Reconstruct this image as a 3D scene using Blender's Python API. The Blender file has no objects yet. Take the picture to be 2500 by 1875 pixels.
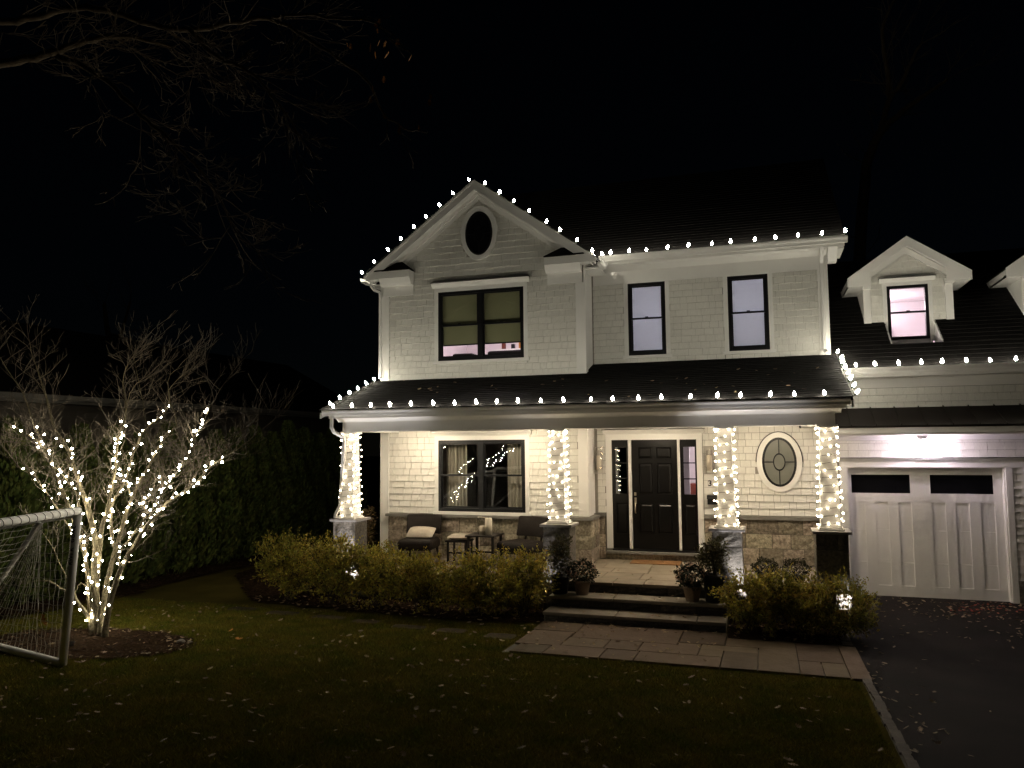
import bpy, math, random
import numpy as np
from mathutils import Vector, Matrix, Quaternion

random.seed(7)
rng = np.random.default_rng(7)
sc = bpy.context.scene
col = sc.collection
R = math.radians

# ------------------------------------------------------------ camera
CAM_POS = Vector((2.5583, -15.5506, 2.3281))
YAW, PITCH, ROLL, FPX = R(18.1354), R(4.4748), R(-0.5070), 1867.18
def camera_axes():
    fw = Vector((-math.sin(YAW)*math.cos(PITCH), math.cos(YAW)*math.cos(PITCH), math.sin(PITCH)))
    rt = Vector((math.cos(YAW), math.sin(YAW), 0)); up = rt.cross(fw)
    return (math.cos(ROLL)*rt + math.sin(ROLL)*up, -math.sin(ROLL)*rt + math.cos(ROLL)*up, fw)
RT, UP, FW = camera_axes()
cam_data = bpy.data.cameras.new('camera')
cam = bpy.data.objects.new('camera', cam_data); col.objects.link(cam)
cam_data.sensor_fit = 'HORIZONTAL'; cam_data.sensor_width = 36.0
cam_data.lens = FPX/2500*36; cam_data.clip_end = 500; cam_data.clip_start = 0.05
m = Matrix.Identity(4)
for i, v in enumerate((RT, UP, -FW)):
    for j in range(3): m[j][i] = v[j]
m.translation = CAM_POS
cam.matrix_world = m
sc.camera = cam

# ------------------------------------------------------------ sky, added night fill, exposure
w = bpy.data.worlds.new('World'); sc.world = w; w.use_nodes = True
nt = w.node_tree; bgn = nt.nodes['Background']
sky = nt.nodes.new('ShaderNodeTexSky'); sky.sky_type = 'NISHITA'; sky.sun_disc = False
FILL_EL, FILL_AZ = R(35), R(200)
sky.sun_elevation = FILL_EL; sky.sun_rotation = FILL_AZ; sky.air_density = 1.0; sky.dust_density = 0.0; sky.ozone_density = 3.0
nt.links.new(sky.outputs[0], bgn.inputs[0]); bgn.inputs[1].default_value = 0.00016
night_fill = bpy.data.lights.new('night_fill', 'SUN'); night_fill.energy = 0.001; night_fill.angle = R(2.0); night_fill.color = (1, .95, .88)  # dim unseen source added so dark things stay faintly visible
mo = bpy.data.objects.new('night_fill', night_fill); col.objects.link(mo)
d = Vector((math.sin(FILL_AZ)*math.cos(FILL_EL), math.cos(FILL_AZ)*math.cos(FILL_EL), math.sin(FILL_EL)))
mo.rotation_euler = d.to_track_quat('Z', 'Y').to_euler()
vs = sc.view_settings
vs.view_transform = 'Standard'; vs.look = 'None'; vs.exposure = 0.25; vs.gamma = 1.0; vs.use_curve_mapping = False
sc.render.engine = 'CYCLES'
cy = sc.cycles
cy.use_denoising = True; cy.denoiser = 'OPENIMAGEDENOISE'; cy.use_light_tree = True
cy.max_bounces = 6; cy.diffuse_bounces = 3; cy.glossy_bounces = 3; cy.transparent_max_bounces = 12; cy.transmission_bounces = 4
cy.sample_clamp_indirect = 60.0; cy.sample_clamp_direct = 0.0; cy.caustics_reflective = False; cy.caustics_refractive = False
cy.use_adaptive_sampling = False

# strengths of the lamps the photograph shows
BULB_L, MINI_L, TREE_L, PORCH_L = 190.0, 34.0, 85.0, 145.0
C9_COL, MINI_COL, TREE_COL = (1, .925, .75), (1, .82, .57), (1, .92, .74)

# ------------------------------------------------------------ materials
def mat(name, color, rough=.6, vary=.12, scale=6.0, bump=0.0, bscale=40.0, metal=0.0, spec=.4, rnd=0.0, col2=None, detail=4, emis=None, estr=0.0, island=0.0, stretch=None):
    M = bpy.data.materials.new(name); M.use_nodes = True
    n = M.node_tree.nodes; l = M.node_tree.links; p = n['Principled BSDF']
    p.inputs['Roughness'].default_value = rough; p.inputs['Metallic'].default_value = metal
    p.inputs['Specular IOR Level'].default_value = spec
    tc = n.new('ShaderNodeTexCoord'); vec = tc.outputs['Object']
    if stretch:
        mp = n.new('ShaderNodeMapping'); mp.inputs['Scale'].default_value = stretch; l.new(vec, mp.inputs[0]); vec = mp.outputs[0]
    nz = n.new('ShaderNodeTexNoise'); nz.inputs['Scale'].default_value = scale; nz.inputs['Detail'].default_value = detail
    l.new(vec, nz.inputs['Vector'])
    rp = n.new('ShaderNodeValToRGB'); rp.color_ramp.elements[0].position = .3; rp.color_ramp.elements[1].position = .7
    c2 = col2 or tuple(min(1, c*(1+vary)) for c in color)
    c1 = color if col2 else tuple(c*(1-vary) for c in color)
    rp.color_ramp.elements[0].color = (*c1, 1); rp.color_ramp.elements[1].color = (*c2, 1)
    l.new(nz.outputs['Fac'], rp.inputs[0]); out = rp.outputs[0]
    if rnd or island:
        hs = n.new('ShaderNodeHueSaturation'); mr = n.new('ShaderNodeMapRange')
        if island:
            g = n.new('ShaderNodeNewGeometry'); src = g.outputs['Random Per Island']; a = island
        else:
            g = n.new('ShaderNodeObjectInfo'); src = g.outputs['Random']; a = rnd
        mr.inputs['To Min'].default_value = 1-a; mr.inputs['To Max'].default_value = 1+a
        l.new(src, mr.inputs['Value']); l.new(mr.outputs[0], hs.inputs['Value'])
        mh = n.new('ShaderNodeMapRange'); mh.inputs['To Min'].default_value = .5-a*.05; mh.inputs['To Max'].default_value = .5+a*.05
        mm = n.new('ShaderNodeMath'); mm.operation = 'FRACT'; mu = n.new('ShaderNodeMath'); mu.operation = 'MULTIPLY'; mu.inputs[1].default_value = 7.13
        l.new(src, mu.inputs[0]); l.new(mu.outputs[0], mm.inputs[0]); l.new(mm.outputs[0], mh.inputs['Value']); l.new(mh.outputs[0], hs.inputs['Hue'])
        l.new(out, hs.inputs['Color']); out = hs.outputs[0]
    l.new(out, p.inputs['Base Color'])
    if bump:
        nb = n.new('ShaderNodeTexNoise'); nb.inputs['Scale'].default_value = bscale; nb.inputs['Detail'].default_value = 6
        l.new(vec, nb.inputs['Vector'])
        b = n.new('ShaderNodeBump'); b.inputs['Strength'].default_value = bump; b.inputs['Distance'].default_value = .02
        l.new(nb.outputs['Fac'], b.inputs['Height']); l.new(b.outputs[0], p.inputs['Normal'])
    if emis:
        p.inputs['Emission Color'].default_value = (*emis, 1); p.inputs['Emission Strength'].default_value = estr
    return M

def emit(name, color, strength):
    M = bpy.data.materials.new(name); M.use_nodes = True
    n = M.node_tree.nodes; l = M.node_tree.links; n.clear()
    o = n.new('ShaderNodeOutputMaterial'); e = n.new('ShaderNodeEmission')
    e.inputs[0].default_value = (*color, 1); e.inputs[1].default_value = strength
    l.new(e.outputs[0], o.inputs[0])
    return M

def glass(name, tint=(1, 1, 1), rough=.0, frost=0.0, boost=1.0):
    M = bpy.data.materials.new(name); M.use_nodes = True
    n = M.node_tree.nodes; l = M.node_tree.links; n.clear()
    o = n.new('ShaderNodeOutputMaterial'); tr = n.new('ShaderNodeBsdfTransparent'); gl = n.new('ShaderNodeBsdfGlossy')
    tr.inputs[0].default_value = (*tint, 1); gl.inputs['Roughness'].default_value = rough
    f = n.new('ShaderNodeLayerWeight'); f.inputs[0].default_value = .5
    pw = n.new('ShaderNodeMath'); pw.operation = 'POWER'; pw.inputs[1].default_value = 5.0; l.new(f.outputs['Facing'], pw.inputs[0])
    mu = n.new('ShaderNodeMath'); mu.operation = 'MULTIPLY_ADD'; mu.use_clamp = True; mu.inputs[1].default_value = .9; mu.inputs[2].default_value = .04*boost; l.new(pw.outputs[0], mu.inputs[0])
    mx = n.new('ShaderNodeMixShader'); l.new(mu.outputs[0], mx.inputs[0]); l.new(tr.outputs[0], mx.inputs[1]); l.new(gl.outputs[0], mx.inputs[2])
    l.new(mx.outputs[0], o.inputs[0])
    return M

M = dict(
    paint=mat('white_paint', (.80, .79, .765), .5, .03, 3, bump=.05, bscale=60),
    trim=mat('white_trim', (.80, .79, .76), .32, .02, 3),
    shingle=mat('shingle_paint', (.74, .73, .68), .6, .05, 9, bump=.25, bscale=30, rnd=.03, stretch=(6, 6, 1)),
    shingle_j=mat('shingle_paint_joined', (.74, .73, .68), .6, .05, 9, bump=.25, bscale=30, island=.03, stretch=(6, 6, 1)),
    black=mat('black_frame', (.008, .008, .009), .35, .1, 20, spec=.4),
    door=mat('black_door', (.0045, .004, .0038), .33, .1, 8, spec=.28),
    roof=mat('roof_shingle', (.008, .0072, .0068), .9, .3, 14, bump=.4, bscale=90, island=.25, spec=.12),
    metalroof=mat('standing_seam', (.014, .010, .008), .6, .15, 6, spec=.2),
    granite=mat('granite', (.17, .145, .105), .85, 0, 22, bump=1.0, bscale=45, rnd=.40, col2=(.47, .405, .31), detail=8),
    granite_d=mat('granite_dark', (.10, .092, .078), .85, 0, 26, bump=.9, bscale=55, rnd=.22, col2=(.24, .215, .18), detail=8, spec=.2),
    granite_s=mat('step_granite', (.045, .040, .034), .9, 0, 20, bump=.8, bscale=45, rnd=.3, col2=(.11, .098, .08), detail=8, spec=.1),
    joint_shade=mat('wall_joint_shade', (.30, .28, .25), .9, .1, 6),  # wall behind the shingles darkened: shade of the joints painted in
    ribbed=mat('ribbed_glass', (.78, .72, .62), .25, .1, 60, spec=.6, stretch=(30, 30, .3)),
    mortar=mat('mortar', (.10, .09, .072), .9, .1, 30, bump=.3),
    ledge=mat('bluestone_ledge', (.20, .19, .17), .7, .12, 12, bump=.15),
    capst=mat('bluestone_cap', (.34, .32, .30), .65, .12, 12, bump=.15),
    stepst=mat('mossy_flagstone', (.040, .034, .018), .9, .35, 9, bump=.4, bscale=24, rnd=.25, col2=(.075, .058, .034), spec=.05),
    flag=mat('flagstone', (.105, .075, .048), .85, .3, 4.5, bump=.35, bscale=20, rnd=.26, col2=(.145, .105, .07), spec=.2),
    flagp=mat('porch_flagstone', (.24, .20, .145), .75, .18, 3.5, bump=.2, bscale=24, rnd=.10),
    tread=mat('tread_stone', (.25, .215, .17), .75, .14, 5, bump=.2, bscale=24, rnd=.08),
    asphalt=mat('asphalt', (.0105, .0085, .0085), .9, 0, 1.1, bump=.9, bscale=160, detail=10, col2=(.026, .021, .020), spec=.12),
    paver=mat('paver', (.085, .068, .052), .85, .25, 14, bump=.4, rnd=.2),
    soil=mat('lawn_soil', (.045, .040, .010), .95, .5, 1.2, bump=.6, bscale=60, col2=(.085, .068, .018), detail=6, spec=0.0),
    grass=mat('grass_blade', (.085, .108, .014), .95, 0, 2.6, col2=(.19, .15, .028), island=.5, detail=8, spec=0.0),
    mulch=mat('mulch', (.016, .010, .006), .95, .5, 30, bump=1.0, bscale=70, col2=(.045, .028, .016), detail=8, spec=0.0),
    chip=mat('mulch_chip', (.022, .013, .008), .9, .4, 20, island=.5, col2=(.055, .033, .019), spec=.05),
    leafdry=mat('dry_leaf', (.31, .225, .14), .7, .3, 8, island=.4, spec=.25),
    leafpale=mat('pale_leaf', (.34, .26, .18), .7, .3, 8, island=.35, spec=.25),
    leafred=mat('red_leaf', (.30, .085, .05), .7, .3, 8, island=.4, spec=.25),
    leaforange=mat('orange_leaf', (.50, .21, .04), .6, .2, 10, spec=.25),
    shrub=mat('golden_foliage', (.21, .21, .036), .5, 0, 3.0, island=.6, col2=(.42, .325, .058), spec=.3),
    shrubd=mat('dark_foliage', (.050, .055, .020), .55, 0, 4, island=.4, col2=(.095, .075, .032), spec=.3),
    shrubr=mat('reddish_foliage', (.085, .050, .022), .55, 0, 4, island=.4, col2=(.11, .085, .03), spec=.3),
    box=mat('boxwood_foliage', (.038, .036, .013), .6, .3, 6, island=.4, spec=.2),
    stem=mat('stem', (.05, .034, .022), .85, .3, 20),
    arbor=mat('arborvitae_foliage', (.060, .085, .020), .75, 0, 3, island=.5, col2=(.105, .125, .030), spec=.2),
    bark=mat('dogwood_bark', (.24, .20, .11), .9, 0, 34, bump=1.0, bscale=30, col2=(.085, .07, .04), detail=8),
    twig=mat('dogwood_twig', (.125, .10, .07), .8, .25, 20, island=.2),
    bark2=mat('oak_bark', (.085, .062, .036), .9, .3, 12, bump=.8, bscale=16),
    tube=mat('goal_tube', (.74, .72, .67), .42, .12, 4, bump=.03),
    net=mat('goal_net', (.50, .48, .44), .7, .1, 20),
    ink=mat('dark_ink', (.015, .015, .018), .6, .1, 10),
    cord=mat('green_cord', (.018, .022, .014), .6, .2, 20),
    socket=mat('bulb_socket', (.02, .03, .02), .5, .1, 20),
    c9=emit('bulb_glow', C9_COL, BULB_L), mini=emit('mini_bulb_glow', MINI_COL, MINI_L), tmini=emit('tree_bulb_glow', TREE_COL, TREE_L),
    pane=glass('window_glass', (.93, .94, .93), 0, boost=3.4), panedark=glass('garage_glass', (.05, .05, .05), .02),
    lampglass=glass('lantern_glass', (.97, .96, .94), .02, boost=1.6),
    room=mat('room_wall', (.66, .66, .66), .8, .04, 2), roomlit=mat('lit_room_wall', (.80, .73, .75), .8, .04, 2),
    roomdark=mat('dark_room', (.10, .085, .075), .85, .2, 2),
    shadeolive=mat('olive_shade', (.30, .30, .17), .8, .05, 2), curtain=mat('linen_curtain', (.36, .335, .285), .85, .1, 10, stretch=(8, 8, .4)),
    frost=mat('frosted_pane', (.16, .165, .14), .35, .1, 3, spec=.5),
    oven=mat('oval_glass', (.006, .006, .007), .12, .1, 3, spec=.6),
    brass=mat('satin_nickel', (.66, .58, .46), .3, .05, 20, metal=1.0),
    wick=mat('dark_wicker', (.017, .013, .011), .6, .2, 60, bump=.3, bscale=120, spec=.15), wood=mat('dark_table', (.016, .011, .008), .5, .3, 12, stretch=(1, 8, 1)),
    pillow=mat('linen_pillow', (.42, .37, .30), .85, .06, 14, bump=.1, bscale=150), candle=mat('candle_wax', (.72, .66, .54), .5, .03, 8),
    potc=mat('clay_pot', (.27, .20, .14), .7, .14, 8, bump=.08), potd=mat('dark_planter', (.014, .013, .012), .5, .1, 8),
    flower=mat('mum_flower', (.34, .22, .15), .6, .2, 30, island=.35), mumleaf=mat('mum_leaf', (.028, .032, .011), .6, .3, 20, island=.4),
    mat_=mat('coir_mat', (.27, .135, .05), .95, .2, 90, bump=.6, bscale=160),
    nsiding=mat('neighbour_siding', (.13, .113, .09), .7, .06, 3), ntrim=mat('neighbour_trim', (.20, .19, .165), .6, .04, 3),
    fix=mat('bronze_fixture', (.03, .025, .02), .5, .2, 20), lens=emit('spot_lens', (1, .97, 1), 60.0), plight=emit('porch_light_glow', (1, .835, .60), PORCH_L),
    gbulb=emit('garage_lamp_glow', (1, .83, .97), 150.0), nickel=mat('brushed_nickel', (.55, .52, .50), .35, .04, 20, metal=1.0),
    sofa=mat('dark_sofa', (.03, .028, .03), .8, .1, 8), redwood=mat('red_brown_cabinet', (.16, .035, .02), .5, .2, 8),
    plastic=mat('white_plastic', (.7, .7, .68), .4, .02, 8),
)

def translucent(Mt, fac):                  # light passes through thin leaves
    n = Mt.node_tree.nodes; l = Mt.node_tree.links; p = n['Principled BSDF']; o = n['Material Output']
    t = n.new('ShaderNodeBsdfTranslucent'); mx = n.new('ShaderNodeMixShader'); mx.inputs[0].default_value = fac
    l.new(p.inputs['Base Color'].links[0].from_socket, t.inputs[0]); l.new(p.outputs[0], mx.inputs[1]); l.new(t.outputs[0], mx.inputs[2]); l.new(mx.outputs[0], o.inputs[0])
for k_, f_ in (('shrub', .34), ('shrubd', .3), ('shrubr', .3), ('grass', .2), ('leafdry', .25), ('leafpale', .2)): translucent(M[k_], f_)
def shade_mat():                           # thin fabric: part diffuse, part translucent
    S = bpy.data.materials.new('backlit_shade'); S.use_nodes = True; n = S.node_tree.nodes; l = S.node_tree.links; n.clear()
    o = n.new('ShaderNodeOutputMaterial'); a = n.new('ShaderNodeBsdfDiffuse'); b = n.new('ShaderNodeBsdfTranslucent'); mx = n.new('ShaderNodeMixShader')
    tc = n.new('ShaderNodeTexCoord'); mp = n.new('ShaderNodeMapping'); mp.inputs['Scale'].default_value = (2, 1, 60); nz = n.new('ShaderNodeTexNoise'); nz.inputs['Scale'].default_value = 3
    l.new(tc.outputs['Object'], mp.inputs[0]); l.new(mp.outputs[0], nz.inputs['Vector']); rp = n.new('ShaderNodeValToRGB')
    rp.color_ramp.elements[0].color = (.60, .58, .60, 1); rp.color_ramp.elements[1].color = (.68, .66, .68, 1); l.new(nz.outputs['Fac'], rp.inputs[0])
    l.new(rp.outputs[0], a.inputs[0]); l.new(rp.outputs[0], b.inputs[0]); mx.inputs[0].default_value = .6
    l.new(a.outputs[0], mx.inputs[1]); l.new(b.outputs[0], mx.inputs[2]); l.new(mx.outputs[0], o.inputs[0]); return S
M['shadelit'] = shade_mat()
# ------------------------------------------------------------ mesh helpers
class MB:
    def __init__(s): s.v = []; s.f = []
    def add(s, vs, fs):
        o = len(s.v); s.v += [tuple(v) for v in vs]; s.f += [tuple(i+o for i in f) for f in fs]; return s
    def box(s, x0, x1, y0, y1, z0, z1):
        return s.add([(x0,y0,z0),(x1,y0,z0),(x1,y1,z0),(x0,y1,z0),(x0,y0,z1),(x1,y0,z1),(x1,y1,z1),(x0,y1,z1)],
                     [(0,3,2,1),(4,5,6,7),(0,1,5,4),(1,2,6,5),(2,3,7,6),(3,0,4,7)])
    def hexa(s, b, t):
        return s.add(list(b)+list(t), [(0,3,2,1),(4,5,6,7),(0,1,5,4),(1,2,6,5),(2,3,7,6),(3,0,4,7)])
    def prism(s, poly, y0, y1):            # polygon in XZ (counter-clockwise seen from -Y), extruded along Y
        n = len(poly)
        return s.add([(x,y0,z) for x,z in poly]+[(x,y1,z) for x,z in poly],
                     [tuple(range(n)), tuple(range(2*n-1,n-1,-1))]+[((i+1)%n,i,n+i,n+(i+1)%n) for i in range(n)])
    def prismx(s, poly, x0, x1):           # polygon in YZ, extruded along X
        n = len(poly)
        return s.add([(x0,y,z) for y,z in poly]+[(x1,y,z) for y,z in poly],
                     [tuple(range(n)), tuple(range(2*n-1,n-1,-1))]+[((i+1)%n,i,n+i,n+(i+1)%n) for i in range(n)])
    def tube(s, path, rad, n=6, cap=True):
        path = [Vector(p) for p in path]; k = len(path); o = len(s.v)
        if not hasattr(rad, '__len__'): rad = [rad]*k
        ref = None
        for i, p in enumerate(path):
            t = (path[min(i+1,k-1)]-path[max(i-1,0)])
            if t.length < 1e-9: t = Vector((0,0,1))
            t.normalize()
            if ref is None: ref = t.orthogonal().normalized()
            ref = (ref - t*ref.dot(t))
            if ref.length < 1e-6: ref = t.orthogonal()
            ref.normalize(); q = t.cross(ref)
            for j in range(n):
                a = 2*math.pi*j/n
                s.v.append(tuple(p+(ref*math.cos(a)+q*math.sin(a))*rad[i]))
        for i in range(k-1):
            for j in range(n):
                a = o+i*n+j; b = o+i*n+(j+1)%n
                s.f.append((a,b,b+n,a+n))
        if cap: s.f.append(tuple(o+j for j in range(n-1,-1,-1))); s.f.append(tuple(o+(k-1)*n+j for j in range(n)))
        return s
    def lathe(s, prof, c, n=16):           # profile (r, z) from bottom to top
        o = len(s.v); k = len(prof)
        for r, z in prof:
            for j in range(n):
                a = 2*math.pi*j/n; s.v.append((c[0]+r*math.cos(a), c[1]+r*math.sin(a), c[2]+z))
        for i in range(k-1):
            for j in range(n):
                a = o+i*n+j; b = o+i*n+(j+1)%n; s.f.append((a,b,b+n,a+n))
        s.f.append(tuple(o+j for j in range(n-1,-1,-1))); s.f.append(tuple(o+(k-1)*n+j for j in range(n)))
        return s
    def ring(s, cx, cz, a0, b0, a1, b1, y0, y1, n=40, t0=0, t1=2*math.pi):   # elliptical ring in XZ
        o = len(s.v); full = abs(t1-t0-2*math.pi) < 1e-6; k = n if full else n+1
        for i in range(k):
            t = t0+(t1-t0)*i/n; c, q = math.cos(t), math.sin(t)
            s.v += [(cx+a0*c,y0,cz+b0*q),(cx+a1*c,y0,cz+b1*q),(cx+a1*c,y1,cz+b1*q),(cx+a0*c,y1,cz+b0*q)]
        for i in range(n):
            a = o+4*i; b = o+4*((i+1)%k)
            for j in range(4): s.f.append((a+j,a+(j+1)%4,b+(j+1)%4,b+j))
        return s
    def disc(s, cx, cz, a, b, y, n=40):
        o = len(s.v); s.v += [(cx+a*math.cos(2*math.pi*i/n),y,cz+b*math.sin(2*math.pi*i/n)) for i in range(n)]
        s.f.append(tuple(range(o,o+n))); return s
    def mesh(s, name):
        me = bpy.data.meshes.new(name); me.from_pydata(s.v, [], s.f); me.update(); return me
    def build(s, name, material, parent=None, kind=None, smooth=False, bevel=0):
        me = s.mesh(name); return link(name, me, material, parent, kind, smooth, bevel)

LOC = {}
def link(name, me, material, parent=None, kind=None, smooth=False, bevel=0, loc=None, rot=None):
    if isinstance(material, str): material = M[material]
    if material and not me.materials: me.materials.append(material)
    if smooth:
        for p in me.polygons: p.use_smooth = True
    o = bpy.data.objects.new(name, me); col.objects.link(o)
    if parent is not None:
        o.parent = parent
        L = LOC.get(parent.name)
        if L is not None: o.matrix_parent_inverse = Matrix.Translation(-L)
    if loc is not None: o.location = loc
    if rot is not None: o.rotation_mode = 'QUATERNION'; o.rotation_quaternion = rot
    if kind: o['kind'] = kind
    if bevel:
        b = o.modifiers.new('bevel', 'BEVEL'); b.width = bevel; b.segments = 2; b.limit_method = 'ANGLE'
    return o
def thing(name, loc, label, cat, group=None):
    e = bpy.data.objects.new(name, None); e.empty_display_size = .1; col.objects.link(e); e.location = loc
    LOC[e.name] = Vector(loc); e['label'] = label; e['category'] = cat
    if group: e['group'] = group
    return e
def tag(o, label, cat, group=None):
    o['label'] = label; o['category'] = cat
    if group: o['group'] = group
    return o
def npmesh(name, V, F):                    # V (n,3), F (m,k) with constant k
    me = bpy.data.meshes.new(name); V = np.asarray(V, np.float32); F = np.asarray(F, np.int32); m_, k = F.shape
    me.vertices.add(len(V)); me.vertices.foreach_set('co', V.ravel())
    me.loops.add(m_*k); me.loops.foreach_set('vertex_index', F.ravel())
    me.polygons.add(m_); me.polygons.foreach_set('loop_start', np.arange(0, m_*k, k, dtype=np.int32)); me.polygons.foreach_set('loop_total', np.full(m_, k, np.int32))
    me.update(calc_edges=True); return me
def U(a, b): return random.uniform(a, b)
def ray(x, y):
    return (FW*FPX+RT*(x-1250)-UP*(y-937.5))
def atY(x, y, Y):
    d_ = ray(x, y); k = (Y-CAM_POS.y)/d_.y; return CAM_POS+d_*k
def gz(y):                                 # height of the ground: level by the house, rising gently towards the street
    t = -4.4-y; return -.51+.055*min(18.0, .5*(t+math.sqrt(t*t+.25)))

# ============================================================ GROUND
ys = sorted(set([-40., -30., -24.] + [-22+.5*i for i in range(45)] + [2., 8., 20., 40., 80., 160.])); xs = [-160., -60., -30., -20.]+[-14+1.*i for i in range(29)]+[20., 30., 60., 160.]
V = [(x, y, gz(y)) for y in ys for x in xs]; nx = len(xs)
F = [(j*nx+i, j*nx+i+1, (j+1)*nx+i+1, (j+1)*nx+i) for j in range(len(ys)-1) for i in range(nx-1)]
link('lawn', npmesh('lawn', V, F), 'soil', kind='structure', smooth=True)
def sheet(name, x0, x1, y0, y1, dz, material, step=.5, parent=None, kind='structure', wob=0):
    n = max(1, int(math.ceil((y1-y0)/step))); k = max(1, int(math.ceil((x1-x0)/step))) if wob else 1
    V = [(x0+(x1-x0)*i/k, y0+(y1-y0)*j/n, gz(y0+(y1-y0)*j/n)+dz+(U(0, wob) if wob else 0)) for j in range(n+1) for i in range(k+1)]
    F = [(j*(k+1)+i, j*(k+1)+i+1, (j+1)*(k+1)+i+1, (j+1)*(k+1)+i) for j in range(n) for i in range(k)]
    return link(name, npmesh(name, V, F), material, parent, kind)
sheet('driveway', 3.64, 14, -22, .12, .006, 'asphalt')
edging = sheet('driveway_edging', 3.545, 3.645, -16, -5.705, .010, 'mortar')
y = -5.72
while y > -13:
    L = U(.17, .23)
    z = gz(y-L/2)+.012
    MB().box(3.55+U(-.012, .02), 3.635+U(-.010, .012), y-L+.008, y, z-.02, z+.022+U(0, .008)).build('paver', 'paver', edging)
    y -= L
for y0, y1 in ((-3.9, -3.66), (-3.66, -3.42), (-3.42, -3.2)):
    MB().box(3.50, 3.63, y0+.008, y1, -.52, -.475+U(0, .006)).build('paver', 'paver', edging)

# planting beds
def bed(name, poly, dz=.012, cell=.11):
    xs_ = [p[0] for p in poly]; ys_ = [p[1] for p in poly]
    def inside(x, y):
        c = False; n = len(poly)
        for i in range(n):
            (x1, y1), (x2, y2) = poly[i], poly[(i+1) % n]
            if (y1 > y) != (y2 > y) and x < (x2-x1)*(y-y1)/(y2-y1)+x1: c = not c
        return c
    nx = int((max(xs_)-min(xs_))/cell)+1; ny = int((max(ys_)-min(ys_))/cell)+1
    idx = {}; V = []; F = []
    def vid(i, j):
        if (i, j) not in idx:
            x = min(xs_)+i*cell; y = min(ys_)+j*cell
            idx[i, j] = len(V); V.append((x+U(-.02, .02), y+U(-.02, .02), gz(y)+dz+U(0, .03)))
        return idx[i, j]
    for i in range(nx):
        for j in range(ny):
            x = min(xs_)+(i+.5)*cell; y = min(ys_)+(j+.5)*cell
            if inside(x, y): F.append((vid(i, j), vid(i+1, j), vid(i+1, j+1), vid(i, j+1)))
    o = link(name, npmesh(name, V, F), 'mulch', kind='structure')
    # bark chips
    VV = []; FF = []
    n = int(len(F)*cell*cell*230)
    for _ in range(n):
        f = random.choice(F); c = Vector(V[f[0]])+Vector((U(0, cell), U(0, cell), U(.005, .03)))
        a = U(0, 6.28); l_ = U(.012, .035); w_ = U(.005, .012); u = Vector((math.cos(a), math.sin(a), U(-.3, .3)))*l_; v_ = Vector((-math.sin(a), math.cos(a), U(-.5, .5)))*w_
        k = len(VV); VV += [c-u-v_, c+u-v_, c+u+v_, c-u+v_]; FF.append((k, k+1, k+2, k+3))
    link('bark_chips', npmesh('bark_chips', VV, FF), 'chip', o, 'stuff')
    return inside
in_bed_l = bed('planting_bed_by_porch', [(-7.0, -2.9), (-6.4, -3.55), (-4.4, -3.8), (-2.0, -3.95), (-.9, -3.75), (-.9, -2.7), (-5.3, -2.6), (-5.3, 1.5), (-9.0, 1.5), (-8.6, -1.2)])
in_bed_r = bed('planting_bed_by_driveway', [(1.97, -3.93), (3.50, -3.93), (3.50, -.1), (3.8, -.1), (3.8, -2.2), (1.97, -2.6)])
ring = [(-6.35+1.55*math.cos(a)*(1+.05*math.sin(3*a)), -7.15+.95*math.sin(a)) for a in [2*math.pi*i/28 for i in range(28)]]
in_ring = bed('tree_bed', ring, dz=.004)
hb = bed('hedge_bed', [(-11.2, -8.5), (-9.3, -8.0), (-8.9, -5), (-9.2, -2.4), (-9.0, 1.5), (-9.1, 7), (-11.2, 7)], cell=.2)

# walkway
walk = sheet('walkway', -.85, 3.63, -5.70, -3.62, .003, 'mortar')
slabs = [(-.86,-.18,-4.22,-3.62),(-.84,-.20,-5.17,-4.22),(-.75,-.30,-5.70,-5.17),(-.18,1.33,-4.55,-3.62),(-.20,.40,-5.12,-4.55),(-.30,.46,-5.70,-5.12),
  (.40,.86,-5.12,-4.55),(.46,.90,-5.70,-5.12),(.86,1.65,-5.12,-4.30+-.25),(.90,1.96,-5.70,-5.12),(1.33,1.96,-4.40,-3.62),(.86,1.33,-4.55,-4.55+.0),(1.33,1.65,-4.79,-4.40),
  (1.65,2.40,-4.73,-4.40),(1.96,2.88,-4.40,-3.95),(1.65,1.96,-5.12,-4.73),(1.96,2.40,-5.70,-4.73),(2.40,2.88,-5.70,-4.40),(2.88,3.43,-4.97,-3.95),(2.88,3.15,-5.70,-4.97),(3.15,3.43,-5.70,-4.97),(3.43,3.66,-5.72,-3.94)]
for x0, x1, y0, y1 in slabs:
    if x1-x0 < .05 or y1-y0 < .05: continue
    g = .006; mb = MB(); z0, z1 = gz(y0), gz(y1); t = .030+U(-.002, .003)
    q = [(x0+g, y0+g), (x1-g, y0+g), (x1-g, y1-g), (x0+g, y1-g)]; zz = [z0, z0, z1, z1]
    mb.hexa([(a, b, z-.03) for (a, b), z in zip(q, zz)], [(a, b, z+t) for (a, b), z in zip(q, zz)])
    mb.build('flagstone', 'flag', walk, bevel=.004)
SS = [(-6.15,-4.12,.55,.3),(-5.27,-4.22,.62,.3),(-4.334,-4.30,.62,.3),(-3.588,-4.41,.5,.28),(-2.754,-4.57,.58,.26),(-2.019,-4.61,.5,.3),(-1.198,-4.75,.48,.36)]
def on_stone(x, y): return any(abs(x-a) < c/2+.01 and abs(y-b) < d_/2+.01 for a, b, c, d_ in SS)
sslab = ['outermost stepping stone on the lawn, half lost in the dark by the hedge end','stepping stone in the lawn in front of the tall golden shrub','stepping stone in the lawn in front of the lit stone pier','stepping stone with dry leaves on its back edge, before the long shrub row','mossy sunken stepping stone mostly covered by grass','pale stepping stone second from the paved walk','stepping stone next to the corner of the paved walk']
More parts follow.
